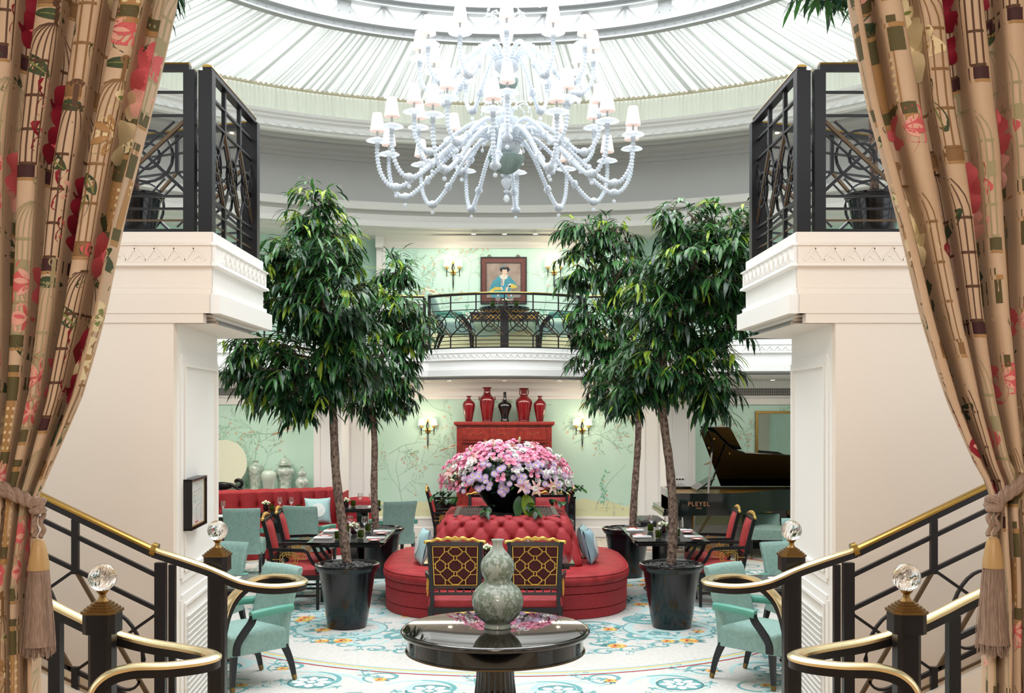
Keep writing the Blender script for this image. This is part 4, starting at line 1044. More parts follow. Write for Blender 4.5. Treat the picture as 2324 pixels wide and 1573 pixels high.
# ---- entrance table and gourd vase
t = thing('pedestal_table', 'round black lacquer pedestal table in the foreground holding the gourd vase', 'table', (-.067, 7.8, 0))
mb = MB(); mb.lathe([(.001, .76), (.655, .76), (.66, .7599), (.672, .757), (.681, .748), (.683, .736), (.676, .722), (.655, .716), (.64, .716)][::-1], seg=96); mb.build('tabletop', mat('table_gloss', '#1c1512', .03, coat=.6, coat_rough=.01, spec=.7), t, smooth=50)
mb = MB(); mb.lathe([(.61, .60), (.645, .60), (.645, .612), (.635, .614), (.635, .72), (.60, .72)], seg=96); mb.build('apron', black_gloss, t, smooth=30)
mb = MB(); mb.lathe([(.644, .597), (.65, .600), (.65, .605), (.644, .607)], seg=96); mb.build('brass_line', brass_dark, t)
mb = MB(); mb.lathe([(.36, 0), (.37, .03), (.36, .06), (.26, .08), (.20, .12), (.16, .2), (.138, .4), (.130, .60), (.13, .66)], seg=120, fn=lambda r, z, a: r*(1-.045*(abs(math.sin(a*12))**.6)) if .1 < z < .62 else r); mb.build('fluted_column', black_gloss, t, smooth=40)
def gourd(name, label, loc, s, m_, group=None, ringm=None):
    t = thing(name, label, 'vase', loc, 0, group)
    key = [(.0, .095), (.006, .098), (.028, .092), (.04, .098), (.08, .140), (.13, .172), (.20, .186), (.26, .170), (.30, .135), (.33, .103), (.35, .096), (.37, .104), (.41, .120), (.45, .123), (.49, .110), (.53, .078), (.57, .046), (.60, .036), (.62, .038), (.635, .047), (.638, .044)]
    pr = smooth_pts([(r, 0, z) for z, r in key], 4); mb = MB(); mb.lathe([(max(.001, p.x)*s, p.z*s) for p in pr]+[(.03*s, .60*s), (.001, .59*s)], seg=48); mb.build('body', m_, t, smooth=70); return t
vase = gourd('gourd_vase', 'pale celadon double gourd vase with scrolling vines on the round black table', (-.05, 7.8, .7605), 1.0, gourd_glaze)
def vine_art(parent, rad, z0, z1, seed, n, m_, scale=1.0):
    """painted scrolls following a turned body"""
    r = random.Random(seed); a = Art(lambda u, v, k: (lambda R_: (R_*math.cos(u), R_*math.sin(u), v))(rad(v)+.0012+.0002*k), None)
    for q in range(n):
        u = r.uniform(0, 2*PI); v = r.uniform(z0, z1); L = scale*r.uniform(.03, .06); sg = r.choice((-1, 1)); al = r.uniform(0, 6.28); pts = []
        for i in range(15):
            pts.append((u, v)); al += sg*(.12+.03*i); R_ = max(.03, rad(v)); u += L/7*math.cos(al)/R_; v = min(z1, max(z0, v+L/7*math.sin(al)))
        if any(p[1] in (z0, z1) for p in pts[2:]): continue
        def rib(pts, w0):
            vs = []; nn = len(pts); a.c += 1
            for i in range(nn):
                A_ = pts[max(0, i-1)]; B_ = pts[min(nn-1, i+1)]; R_ = max(.03, rad(pts[i][1])); dx = (B_[0]-A_[0])*R_; dy = B_[1]-A_[1]; Lq = math.hypot(dx, dy) or 1; w_ = w0*(.4+.8*math.sin(PI*min(1, i/(nn-1)*.9+.1)))
                vs += [a.P(pts[i][0]-dy/Lq*w_/R_, pts[i][1]+dx/Lq*w_), a.P(pts[i][0]+dy/Lq*w_/R_, pts[i][1]-dx/Lq*w_)]
            a.mb.add(vs, [(2*i, 2*i+1, 2*i+3, 2*i+2) for i in range(nn-1)])
        rib(pts, .0038*scale)
        for i in (3, 6, 9):
            u0, v0 = pts[i]; ang = al+i; R_ = max(.03, rad(v0)); rib([(u0+.006*scale*j*math.cos(ang)/R_, v0+.006*scale*j*math.sin(ang)) for j in range(4)], .0055*scale)
    return a.mb.build('painted_vines', m_, parent, smooth=0)
def prof_r(key):
    zs = [k[0] for k in key]; rs = [k[1] for k in key]; return lambda z: float(np.interp(z, zs, rs))
GK = [(.0, .095), (.006, .098), (.028, .092), (.04, .098), (.08, .140), (.13, .172), (.20, .186), (.26, .170), (.30, .135), (.33, .103), (.35, .096), (.37, .104), (.41, .120), (.45, .123), (.49, .110), (.53, .078), (.57, .046)]
gp = smooth_pts([(r, 0, z) for z, r in GK], 6)
vine_art(vase, prof_r([(p.z, p.x) for p in gp]), .045, .55, 3, 330, mat('vine_green', '#7d8a77', .25, coat=.4), 1.0)

# ---- potted trees
def tree(name, label, base, trunk, blobs, nspray, seed, pot_r=.345, pot_h=.68, leafL=.19, group='potted ficus trees', yd=.75):
    Y = base[1]; t = thing(name, label, 'tree', (base[0], base[1], base[2]), 0, group); B = Vector(base); r = random.Random(seed)
    mb = MB(); s = pot_r/.345; h = pot_h/.68
    mb.lathe([(.205*s, 0), (.21*s, .02*h), (.225*s, .10*h), (.30*s, .58*h), (.305*s, .60*h), (.325*s, .605*h), (.33*s, .62*h), (.345*s, .64*h), (.35*s, .655*h), (.345*s, .675*h), (.325*s, .68*h), (.31*s, .66*h), (.30*s, .60*h), (.001, .60*h)], seg=48); mb.build('pot', pot_glaze, t, smooth=40)
    mb = MB()
    for k in range(150):
        a = r.uniform(0, 6.28); q = math.sqrt(r.uniform(0, 1))*.285*s; z = (.63+.035*(1-q/(.3*s)))*h+r.uniform(-.006, .012)
        q_ = r.uniform(.022, .042)*s; st = len(mb.v); mb.sphere((0, 0, 0), q_, 8, 5, sx=r.uniform(1, 1.4), sz=.6)
        mb.xf(Matrix.Translation((q*math.cos(a), q*math.sin(a), z)) @ Matrix.Rotation(r.uniform(0, 6.28), 4, 'Z') @ Matrix.Rotation(r.uniform(-.5, .5), 4, 'X'), st)
    o = mb.build('pebbles', pebble, t, smooth=60); o['kind'] = 'stuff'
    tp = [Vector(p)-B for p in trunk]; sp = smooth_pts(tp, 6); mb = MB(); n = len(sp)
    mb.tube(sp, [(.054-.025*i/n)*s*(1+.06*math.sin(i*1.9)) for i in range(n)], 12); tips = []
    bl = [(Vector(b[0])-B, b[1], b[2], b[3]) for b in blobs]
    top = tp[-1]
    for c, rx, ry, rz_ in bl:
        st = min(sp, key=lambda p: (p-c-Vector((0, 0, rz_*.6))).length*1.0+(0 if p.z < c.z else 1)); mid = st.lerp(c, .5)+Vector((0, 0, .08))
        mb.tube(smooth_pts([st, mid, c+Vector((0, 0, rz_*.3))], 4), [.02*s-.0013*i*s for i in range(9)], 6)
    mb.build('trunk', bark, t, smooth=60)
    vol = [b[1]*b[2]*b[3] for b in bl]; mb = MB(); tw = MB(); tot = sum(v**.66 for v in vol)
    for b, v in zip(bl, vol):
        c, rx, ry, rz_ = b
        for k in range(int(nspray*v**.66/tot)):
            a = r.uniform(0, 2*PI); z = r.uniform(-1, 1); q = math.sqrt(1-z*z); rad_ = r.uniform(.35, 1)**.5*.86
            p = c+Vector((rx*q*math.cos(a), ry*q*math.sin(a), rz_*z))*rad_
            axis = Vector((math.cos(a)*q, math.sin(a)*q, .35+.5*z)); axis = (axis+Vector((r.uniform(-.4, .4), r.uniform(-.4, .4), r.uniform(-.1, .3)))).normalized()
            L = r.uniform(.16, .34)*leafL/.19; m_ = r.randint(8, 13); pts = []; d = axis.copy(); x = p-axis*L*.6
            for i in range(m_): pts.append((x.copy(), d.copy())); d = (d+Vector((0, 0, -.10))).normalized(); x = x+d*L/m_
            tw.tube([q_[0] for q_ in pts[::3]], .0035*s, 4, cap=False)
            upness = (p.z-c.z)/rz_; pale_top = r.random() < (.17 if z > .3 else .04)  # more pale leaves near the top, imitating light from above
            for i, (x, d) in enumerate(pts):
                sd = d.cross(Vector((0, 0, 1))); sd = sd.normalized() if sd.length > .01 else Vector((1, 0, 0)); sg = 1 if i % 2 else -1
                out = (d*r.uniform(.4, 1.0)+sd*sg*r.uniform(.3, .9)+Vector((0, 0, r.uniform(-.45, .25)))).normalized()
                mi = 2 if (pale_top and i > m_*.4) or r.random() < .02 else (1 if r.random() < .5+.3*z else 0)  # greens get lighter with height: top light put into leaf colour
                Lf(mb, x, out, leafL*r.uniform(.8, 1.35), leafL*r.uniform(.15, .21), mi, r.uniform(.2, .6), n=3)
    mb.build('foliage', [leaf_d, leaf_m, leaf_l], t, smooth=60); o = tw.build('twigs', bark, t); o['kind'] = 'stuff'
    return t
pot_glaze = mat('black_pot_glaze', '#0a0b0d', .2, coat=.3, var='#16191f', var_scale=4)
def blob(px, py, rx, ry, Y, dy=0): return (at(px, py, Y)+Vector((0, dy, 0)), rx*Y/F_PX, rx*Y/F_PX*.85, ry*Y/F_PX)
Yf, Yr = 11.6, 15.05
tree('potted_tree', 'front left ficus tree in a glossy black pot beside the teal armchair', (-1.69, Yf, 0.0), [at(790, 1298, Yf), at(778, 1200, Yf), at(763, 1080, Yf), at(757, 960, Yf), at(752, 880, Yf), at(755, 760, Yf), at(720, 620, Yf), at(712, 520, Yf)],
     [blob(715, 470, 62, 62, Yf), blob(715, 560, 130, 85, Yf), blob(630, 640, 85, 95, Yf), blob(750, 660, 130, 120, Yf, -.2), blob(590, 820, 92, 105, Yf, .2), blob(700, 830, 130, 105, Yf), blob(800, 790, 90, 100, Yf), blob(670, 890, 60, 60, Yf, -.1), blob(535, 800, 45, 70, Yf, .1)], 620, 11)
tree('potted_tree', 'front right ficus tree in a glossy black pot beside the right teal armchair', (1.795, Yf, 0.0), [at(1522, 1298, Yf), at(1528, 1180, Yf), at(1520, 1060, Yf), at(1507, 960, Yf), at(1503, 860, Yf), at(1520, 740, Yf), at(1570, 620, Yf), at(1600, 540, Yf)],
     [blob(1560, 500, 90, 65, Yf), blob(1655, 520, 90, 85, Yf), blob(1600, 600, 140, 90, Yf, -.2), blob(1520, 680, 120, 110, Yf), blob(1640, 700, 90, 110, Yf), blob(1660, 610, 70, 90, Yf, .2), blob(1500, 820, 120, 90, Yf), blob(1600, 830, 95, 90, Yf), blob(1620, 900, 45, 45, Yf), blob(1420, 860, 80, 75, Yf)], 640, 12)
tree('potted_tree', 'rear left ficus tree, half hidden behind the left dining table', (-1.75, Yr, 0.0), [at(855, 1230, Yr), at(849, 1120, Yr), at(850, 1000, Yr), at(842, 900, Yr), at(870, 800, Yr), at(890, 700, Yr)],
     [blob(900, 610, 50, 45, Yr), blob(880, 690, 85, 70, Yr), blob(930, 750, 62, 60, Yr), blob(880, 800, 80, 90, Yr), blob(850, 880, 85, 75, Yr), blob(905, 860, 50, 75, Yr)], 330, 13)
tree('potted_tree', 'rear right ficus tree, half hidden behind the right dining table', (1.71, Yr, 0.0), [at(1434, 1230, Yr), at(1440, 1120, Yr), at(1448, 1000, Yr), at(1446, 920, Yr), at(1420, 800, Yr), at(1390, 650, Yr)],
     [blob(1330, 520, 72, 50, Yr), blob(1400, 530, 65, 55, Yr), blob(1320, 600, 70, 75, Yr), blob(1420, 620, 90, 80, Yr), blob(1360, 720, 85, 80, Yr), blob(1350, 800, 65, 60, Yr), blob(1430, 780, 90, 90, Yr), blob(1380, 870, 65, 55, Yr), blob(1450, 880, 60, 55, Yr)], 430, 14)
for sx in (-1, 1):
    tree('balcony_plant', 'leafy plant in a glossy black pot on the near %s balcony behind its railing' % ('left' if sx < 0 else 'right'), (sx*2.16, 6.3, 3.295), [(sx*2.16, 6.3, 3.58), (sx*2.15, 6.32, 4.2), (sx*2.12, 6.3, 4.9)],
         [(Vector((sx*2.15, 6.3, 5.0)), .42, .3, .35)] + ([(Vector((sx*1.86, 6.2, 4.78)), .16, .16, .12)] if sx > 0 else [(Vector((sx*2.02, 6.2, 4.82)), .12, .12, .1)]), 60, 30+sx, pot_r=.17, pot_h=.30, leafL=.15, group='plants on the near balconies')
# ================================================================ CHAIRS
tc = teal_chair(); tl = teal_chair(low=True); fc = fret_chair()
def deg(a): return math.radians(a)
G1 = 'teal upholstered armchairs'
for x, y, a, lab in (
    (-2.25, 9.24, 137, 'teal upholstered armchair in the left foreground, turned to the side beside the newel post'),
    (2.24, 9.3, -137, 'teal upholstered armchair in the right foreground with its green leather arm towards us'),
    (-2.98, 10.78, 168, 'teal armchair half hidden behind the left newel post, far side of the low table'),
    (2.98, 10.78, -168, 'teal armchair half hidden behind the right newel post, far side of the low table'),
    (3.62, 13.1, 165, 'teal armchair beside the right pier, behind the crystal ball'),
    (-3.70, 15.35, 8, 'teal armchair seen from behind, leftmost before the red banquette'),
    (-2.80, 15.7, -14, 'teal armchair seen from behind, between the red fretwork chairs and the front left tree'),
    (-1.72, 16.45, 24, 'teal armchair seen from behind, right of the rear left tree trunk')):
    place(tc, (x, y, 0), deg(a), lab, G1)
ZU = 3.293
place(tc, (-.80, 18.3, ZU), deg(-92), 'teal armchair up on the far gallery, left of the round table', 'teal armchairs on the gallery')
place(tc, (.84, 18.3, ZU), deg(92), 'teal armchair up on the far gallery, right of the round table', 'teal armchairs on the gallery')
place(tl, (4.12, 17.0, -.003), deg(172), 'low teal armchair with black arms standing by the grand piano', G1)
G2 = 'black and gold fretwork chairs'
for x, y, a, lab in (
    (-.476, 10.78, 0, 'black chair with gold fretwork back, left of the gourd vase'),
    (.296, 10.78, 0, 'black chair with gold fretwork back, right of the gourd vase'),
    (-2.44, 12.80, -86, 'red velvet fretwork chair at the left dining table, nearer one'),
    (-2.46, 13.62, -84, 'red velvet fretwork chair at the left dining table, farther one'),
    (2.58, 12.98, 86, 'red velvet fretwork chair at the right dining table, nearer one'),
    (2.58, 13.78, 84, 'red velvet fretwork chair at the right dining table, farther one'),
    (-.27, 15.68, 180, 'red fretwork chair behind the flowers facing us, left one'),
    (.68, 15.68, 180, 'red fretwork chair behind the flowers facing us, right one'),
    (-.84, 17.1, -88, 'red fretwork chair in profile beyond the left end of the sofa back'),
    (.70, 17.1, 88, 'red fretwork chair in profile beyond the right side of the flowers')):
    place(fc, (x, y, 0), deg(a), lab, G2)
# ================================================================ TABLES
dining_table('dining_table', 'black lacquer dining table at left by the rear left tree, set for four', -2.35, -1.43, 12.78, 14.27)
dining_table('dining_table', 'black lacquer dining table at right by the rear right tree, set for four', 1.55, 2.46, 12.9, 14.4)
dining_table('dining_table', 'black lacquer table between the gold fretwork chairs and the round sofa', -.83, .72, 11.06, 11.74)
dining_table('dining_table', 'black lacquer table behind the left newel post', -3.2, -2.30, 9.56, 10.36, z=.745)
dining_table('dining_table', 'black lacquer table behind the right newel post', 2.30, 3.2, 9.56, 10.36, z=.745)
dining_table('dining_table', 'black table before the red banquette, at the edge of the left pier', -4.75, -4.06, 15.7, 16.35)
dining_table('dining_table', 'black table before the red banquette, with a white posy', -3.78, -3.15, 16.35, 17.0)
dining_table('dining_table', 'black table at the right end of the red banquette behind the tree trunk', -2.62, -1.95, 17.05, 17.75)
dining_table('dining_table', 'black table behind the round sofa, hidden by the flowers', -.35, .80, 14.97, 15.32)
# balcony round table and fretwork console
t = thing('round_table', 'round black table on the far gallery below the portrait', 'table', (0, 18.3, ZU))
mb = MB(); mb.lathe([(.30, .70), (.42, .70), (.43, .715), (.43, .745), (.42, .75), (.001, .75)], seg=48); mb.build('tabletop', black_gloss, t, smooth=30)
mb = MB(); mb.box(-.07, .07, -.07, .07, .03, .70); mb.build('pedestal', black_satin, t, smooth=0)
mb = MB(); mb.lathe([(.25, 0), (.25, .02), (.22, .03), (.001, .03)], seg=32); mb.build('foot', black_gloss, t, smooth=30)
t = thing('console_table', 'black console with gold lattice apron against the gallery wall', 'console', (0, 19.3, ZU))
mb = MB(); mb.box(-.62, .62, -.18, .18, .72, .75); mb.build('top', black_gloss, t, smooth=0)
mb = MB(); mb.box(-.60, .60, -.17, .17, .60, .72); ap = mb.build('apron', black_satin, t, smooth=0)
mb = MB()
for k in range(14):
    x = -.56+k*.08; mb.bar((x, -.176, .62), (x+.08, -.176, .70), .008, .006, up=(0, 1, 0)); mb.bar((x, -.176, .70), (x+.08, -.176, .62), .008, .006, up=(0, 1, 0))
mb.build('gilt_lattice', gilt, ap, smooth=0)
for x in (-.58, .58):
    for y in (-.15, .15): mb = MB(); mb.box(x-.02, x+.02, y-.02, y+.02, 0, .60); mb.build('leg', black_satin, t, smooth=0)

# ================================================================ TABLE SETTINGS
def setting(x, y, z, d, where, grp, glass_n=1):
    """d = direction from the diner into the table"""
    D = Vector((math.cos(d), math.sin(d))); S_ = Vector((-D.y, D.x)); rz = d-PI/2
    def q(a, b): return (x+D.x*a+S_.x*b, y+D.y*a+S_.y*b, z+EPS)
    put('napkin', q(.14, 0), rz, 'folded white napkin with cutlery, %s' % where, grp+' napkins')
    put('plate', q(.13, .21), rz, 'small red side plate, %s' % where, grp+' side plates')
    put('tumbler', q(.33, -.07), rz, 'green glass tumbler, %s' % where, grp+' tumblers')
    for k in range(glass_n): put('glass', q(.36, .05+.09*k), rz, 'clear stemmed wine glass, %s' % (where if glass_n == 1 else where+(', outer one' if k else ', inner one')), grp+' wine glasses')
zt = .7525
for n_, X0, X1, Y0, Y1 in (('left', -2.35, -1.43, 12.78, 14.27), ('right', 1.55, 2.46, 12.9, 14.4)):
    for e, xx, d in (('left', X0, 0), ('right', X1, PI)):
        for f, yy in (('near', Y0+.36), ('far', Y1-.42)):
            setting(xx, yy, zt, d, '%s %s place of the %s dining table' % (f, e, n_), '%s dining table' % n_)
    put('posy', ((X0+X1)/2, (Y0+Y1)/2+.05, zt+EPS), 0, 'white posy in a dark pot in the middle of the %s dining table' % n_, 'table posies')
for e, xx in (('left', -.48), ('right', .30)):
    setting(xx, 11.06, zt, PI/2, 'near %s place of the table between sofa and gold chairs' % e, 'sofa table')
    put('glass', (xx-.02, 11.55, zt+EPS), 0, 'clear wine glass above the %s gold chair, far side' % e, 'sofa table wine glasses')
put('posy', (-.18, 11.42, zt+EPS), 0, 'white posy just behind the neck of the gourd vase', 'table posies')
put('plate', (.55, 11.5, zt+EPS), 0, 'small red plate at the right end of the sofa table', 'sofa table side plates')
for x0, y0, lab in ((-4.35, 15.95, 'leftmost banquette table'), (-3.46, 16.6, 'middle banquette table'), (-2.32, 17.4, 'right banquette table')):
    put('napkin', (x0+.2, y0-.15, zt+EPS), 0, 'folded white napkin on the %s' % lab, 'banquette napkins')
    put('tumbler', (x0+.28, y0+.02, zt+EPS), 0, 'amber green tumbler at the right of the %s' % lab, 'banquette tumblers')
    put('tumbler', (x0-.12, y0+.02, zt+EPS), 0, 'amber green tumbler left of centre on the %s' % lab, 'banquette tumblers')
    for k, s_ in enumerate((0.02, .2)): put('glass', (x0+s_-.05, y0+.16, zt+EPS), 0, 'clear wine glass on the %s, %s of the pair' % (lab, ('left', 'right')[k]), 'banquette wine glasses')
put('posy', (-3.70, 16.75, zt+EPS), 0, 'white posy on the middle banquette table', 'table posies')
put('posy', (-2.54, 17.3, zt+EPS), 0, 'white posy on the right banquette table left of the tree trunk', 'table posies')
for sx in (-1, 1):
    n_ = 'left' if sx < 0 else 'right'
    put('napkin', (sx*2.52, 10.0, .7475+EPS), PI, 'folded white napkin on the table behind the %s newel post' % n_, 'low table napkins')
    put('plate', (sx*2.62, 9.72, .7475+EPS), 0, 'small red plate on the table behind the %s newel post' % n_, 'low table plates')
    put('tumbler', (sx*2.75, 10.05, .7475+EPS), 0, 'green tumbler on the table behind the %s newel post' % n_, 'low table tumblers')
zb = ZU+.7505
for s_, n_ in ((-1, 'left'), (1, 'right')):
    put('glass', (s_*.11, 18.15, zb+EPS), 0, 'wine glass on the gallery table, %s one' % n_, 'gallery table glasses'); put('tumbler', (s_*.2, 18.02, zb+EPS), 0, 'green tumbler on the gallery table, %s one' % n_, 'gallery table tumblers')
put('posy', (0.02, 18.25, zb+EPS), 0, 'white posy on the gallery table below the portrait', 'table posies')

# ================================================================ BANQUETTE, LEDGE, VASES
bq = [(-5.6, 16.65), (-4.9, 16.85), (-4.2, 17.1), (-3.6, 17.35), (-3.1, 17.55), (-2.72, 17.75)]
t = thing('banquette', 'long red velvet buttoned banquette along the left mint wall', 'banquette', (-4, 17.2, 0))
bs = smooth_pts([(a+4, b-17.2, 0) for a, b in bq], 8)
def along(u):
    k = u*(len(bs)-1); i = min(len(bs)-2, int(k)); p = bs[i].lerp(bs[i+1], k-i); d = (bs[i+1]-bs[i]).normalized(); return p, Vector((d.y, -d.x, 0))
mb = MB()
def bk(u, v):
    p, nn = along(u); z = .44+.56*min(1, v/.8); over = max(0, (v-.8)/.2); P_ = u*12.5; Q_ = v*1.1
    h = .06*abs(math.sin(PI*P_))**.45 - .05*(1-abs(math.sin(PI*P_)))**4*math.exp(-((v-.5)/.07)**2)*1.2 if v < .82 else .055*abs(math.sin(PI*P_))**.45
    z += .035*math.sin(PI*over) + .012*abs(math.sin(PI*P_))*(v > .6)
    return tuple(p+nn*(h*(1-over)-.22*over)+Vector((0, 0, z)))
mb.grid(bk, 260, 30); mb.build('buttoned_back', red_pattern, t, smooth=180)
mb = MB(); prof = [(.0, .20), (.0, .44), (-.0, .47), (.40, .485), (.50, .475), (.53, .45), (.53, .30), (.50, .29), (.51, .05), (.51, 0)]
sweep2([(p.x, p.y) for p in bs], prof, mb, side=1); mb.build('seat', red_velvet, t, smooth=50)
mb = MB(); sweep2([(p.x, p.y) for p in bs], [(-.22, .99), (-.22, 0)], mb, side=1); mb.build('rear_panel', red_velvet, t)
mb = MB(); p, nn = along(1); mb.bar(p+Vector((0.01, 0, .5))+nn*.25, p+Vector((.03, 0, .5))+nn*.25, .55, .98, up=(0, 0, 1)); mb.build('end_panel', red_velvet, t, smooth=0)
t = thing('small_banquette', 'short red velvet seat back right of the tree trunk beside the banquette', 'banquette', (-2.45, 18.35, 0))
mb = MB(); cushion_block(mb, -.28, .30, -.02, .16, .0, .80, .06, .03); mb.build('back', red_pattern, t, smooth=60)
mb = MB(); cushion_block(mb, -.28, .30, -.45, -.02, 0, .46, .04, .02); mb.build('seat', red_velvet, t, smooth=60)
mb = MB(); mb.box(-7.4, -3.22, 18.02, 18.2, 0, .985); mb.box(-7.4, -3.3, 17.76, 18.02, .95, .985); struct(mb.build('trim_ledge', white, smooth=0))
silk_blue = mat('pale_blue_silk', '#a9cfd2', .4, sheen=.4, bump=(35, .25)); silk_white = mat('embroidery_white', '#dfe7e6', .7); silk_grey = mat('steel_blue_silk', '#8fb0bd', .38, sheen=.4, bump=(35, .3))
def pillow(label, loc, rot, m_, w_=.44, motif=True):
    t = thing('cushion', label, 'cushion', loc, 0, 'silk cushions'); t.rotation_euler = rot
    mb = MB(); n = 18
    for sg in (1, -1):
        def f(u, v):
            a, b = 2*u-1, 2*v-1; th = .075*((1-a*a)*(1-b*b))**.42; pin = 1-.07*(1-abs(a)**2)*0-.08*(1-b*b)*abs(a)**3-.08*0
            return (a*w_/2*(1-.08*(1-b*b)), sg*(th+.004+.003*math.sin(9*a+4*b)), w_/2+b*w_/2*(1-.08*(1-a*a)))
        mb.grid(f, n, n)
    o = mb.build('cover', m_, t, smooth=80)
    if motif:
        a = Art(lambda u, v, k: (u, -(.075*max(0, (1-(2*u/w_)**2)*(1-(2*(v-w_/2)/w_)**2))**.42+.0085+.001*k), v), None)
        a.disc(0, w_/2, .11, 0, 28); a.build = a.mb.build('embroidered_roundel', silk_white, t, smooth=0)
    return t
pillow('pale blue silk cushion with white roundel on the red banquette', (-2.98, 17.28, .49), (deg(-14), 0, deg(18)), silk_blue, .42)
pillow('second blue cushion on the red banquette, left of the one with the roundel', (-3.42, 17.08, .49), (deg(-14), 0, deg(22)), silk_grey, .30)
pillow('pale blue silk cushion leaning on the left side of the round sofa block', (-1.02, 12.82, .50), (deg(-14), 0, deg(-76)), silk_blue, .42)
pillow('blue silk cushion leaning on the right side of the round sofa block, front one', (1.07, 12.9, .50), (deg(-14), 0, deg(76)), silk_grey, .40)
pillow('pale blue silk cushion behind the front one on the right of the round sofa', (1.04, 13.38, .50), (deg(-14), 0, deg(80)), silk_blue, .40)
# celadon dish on black stand
t = thing('charger_dish', 'big round pale celadon dish standing on edge on a carved black stand', 'dish', (-4.66, 17.88, .986))
mb = MB(); mb.lathe([(.001, 0), (.28, .004), (.40, .035), (.405, .04), (.40, .046), (.28, .016), (.001, .012)], seg=64); mb.xf(Matrix.Translation((0, .0, .42)) @ Matrix.Rotation(deg(80), 4, 'X')); mb.build('dish', mat('dish_glaze', '#dfe3cf', .16, coat=.5, bump=(22, .25)), t, smooth=50)
mb = MB()
for sx in (-1, 1):
    mb.tube(smooth_pts([(0, -.09, .10), (sx*.10, -.10, .10), (sx*.17, -.10, .09), (sx*.25, -.10, .05), (sx*.32, -.10, .07), (sx*.335, -.10, .13), (sx*.29, -.10, .17), (sx*.24, -.10, .16), (sx*.235, -.10, .14)], 5), .028, 8)
    mb.tube(smooth_pts([(sx*.20, -.10, .07), (sx*.28, -.11, .02), (sx*.35, -.1, .012)], 4), .022, 8)
mb.sphere((0, -.10, .07), .10, 14, 10, sx=1.8, sy=.35, sz=.7); mb.build('carved_stand', black_satin, t, smooth=60)
def jar(label, x, y, z, key, m_, lid=False, name='vase', group='pale ceramic vases behind the banquette', vine=None, cat='vase', extra=None):
    t = thing(name, label, cat, (x, y, z), 0, group); pr = smooth_pts([(r_, 0, z_) for r_, z_ in key], 4)
    mb = MB(); mb.lathe([(max(.001, p.x), p.z) for p in pr]+[(max(.004, key[-1][0]-.008), key[-1][1]-.01), (.001, key[-1][1]-.03)], seg=36); mb.build('body', m_, t, smooth=70)
    if lid:
        zt_, r_ = key[-1][1], key[-1][0]; mb = MB(); mb.lathe([(.001, 0), (r_+.045, .002), (r_+.05, .012), (r_+.01, .02), (r_+.005, .06), (r_-.03, .10), (.015, .125), (.012, .135), (.022, .15), (.015, .165), (.001, .17)], (0, 0, zt_+.001), 32); mb.build('lid', m_, t, smooth=50)
    return t
jar('tall celadon baluster vase with leaf scrolls right beside the big dish', -4.16, 18.04, .986, [(.085, 0), (.09, .02), (.10, .12), (.13, .26), (.14, .33), (.12, .385), (.06, .415), (.04, .44), (.045, .465), (.06, .475)], celadon_vine)
jar('plain pale green meiping vase between the scrolled vase and the lidded jar', -3.89, 17.82, .986, [(.08, 0), (.085, .02), (.10, .10), (.125, .21), (.12, .28), (.085, .315), (.035, .33), (.035, .345), (.05, .355)], celadon_pale)
jar('lidded celadon temple jar, tallest on the ledge', -3.67, 18.02, .986, [(.11, 0), (.115, .02), (.11, .08), (.13, .18), (.165, .28), (.16, .33), (.12, .36), (.095, .375), (.095, .40)], celadon_vine, lid=True, name='lidded_jar', cat='jar')
gourd('gourd_vase', 'small double gourd celadon vase at the right end of the ledge', (-3.375, 17.98, .9862), .60, celadon_vine, 'pale ceramic vases behind the banquette')

# ================================================================ RED CABINET WITH VASES, CONSOLES
t = thing('cabinet', 'tall red lacquered chinese cabinet with three top panels against the back wall', 'cabinet', (-.005, 19.22, 0))
Z2 = 2.10
mb = MB(); mb.box(-.835, .835, -.25, .25, .10, Z2-.06); mb.box(-.80, .80, -.23, .23, 0, .1); mb.build('body', red_lacquer, t, smooth=0)
mb = MB(); mb.box(-.885, .885, -.29, .27, Z2-.055, Z2); mb.box(-.86, .86, -.27, .26, Z2-.075, Z2-.055); mb.build('cornice', red_lacquer, t, smooth=0, bev=.006)
for k, x in enumerate((-.50, 0, .50)):
    mb = MB(); mb.box(x-.235, x+.235, -.262, -.25, Z2-.32, Z2-.11); 
    p = mb.build('frieze_panel', red_lacquer, t, smooth=0, bev=.004)
    mb = MB(); 
    for q in range(5): mb.sphere((x-.09+.045*q, -.263, Z2-.21+.012*math.sin(q*2)), .013, 8, 4, sy=.2)
    mb.build('faded_painting', mat('faded_gold_%d' % k, '#8a4a2a', .5), p)
for sx in (-1, 1):
    mb = MB(); mb.box(min(sx*.015, sx*.735), max(sx*.015, sx*.735), -.265, -.25, .50, Z2-.40); d = mb.build('door', red_lacquer, t, smooth=0, bev=.005)
    mb = MB(); mb.box(min(sx*.07, sx*.68), max(sx*.07, sx*.68), -.268, -.265, .56, Z2-.46); mb.build('door_panel', red_edge, d, smooth=0)
    mb = MB(); mb.box(sx*.40-.04, sx*.40+.04, -.285, -.25, Z2-.375, Z2-.345); mb.build('hinge_block', black_satin, t, smooth=0)
mb = MB(); mb.box(-.75, .75, -.29, -.25, Z2-.368, Z2-.352); mb.build('picture_rail', red_edge, t, smooth=0)
mb = MB(); mb.box(-.74, .74, -.262, -.25, .14, .46); mb.build('base_panel', red_edge, t, smooth=0)
for x, top, a, b in ((-.70, 0, .02, .02),): pass
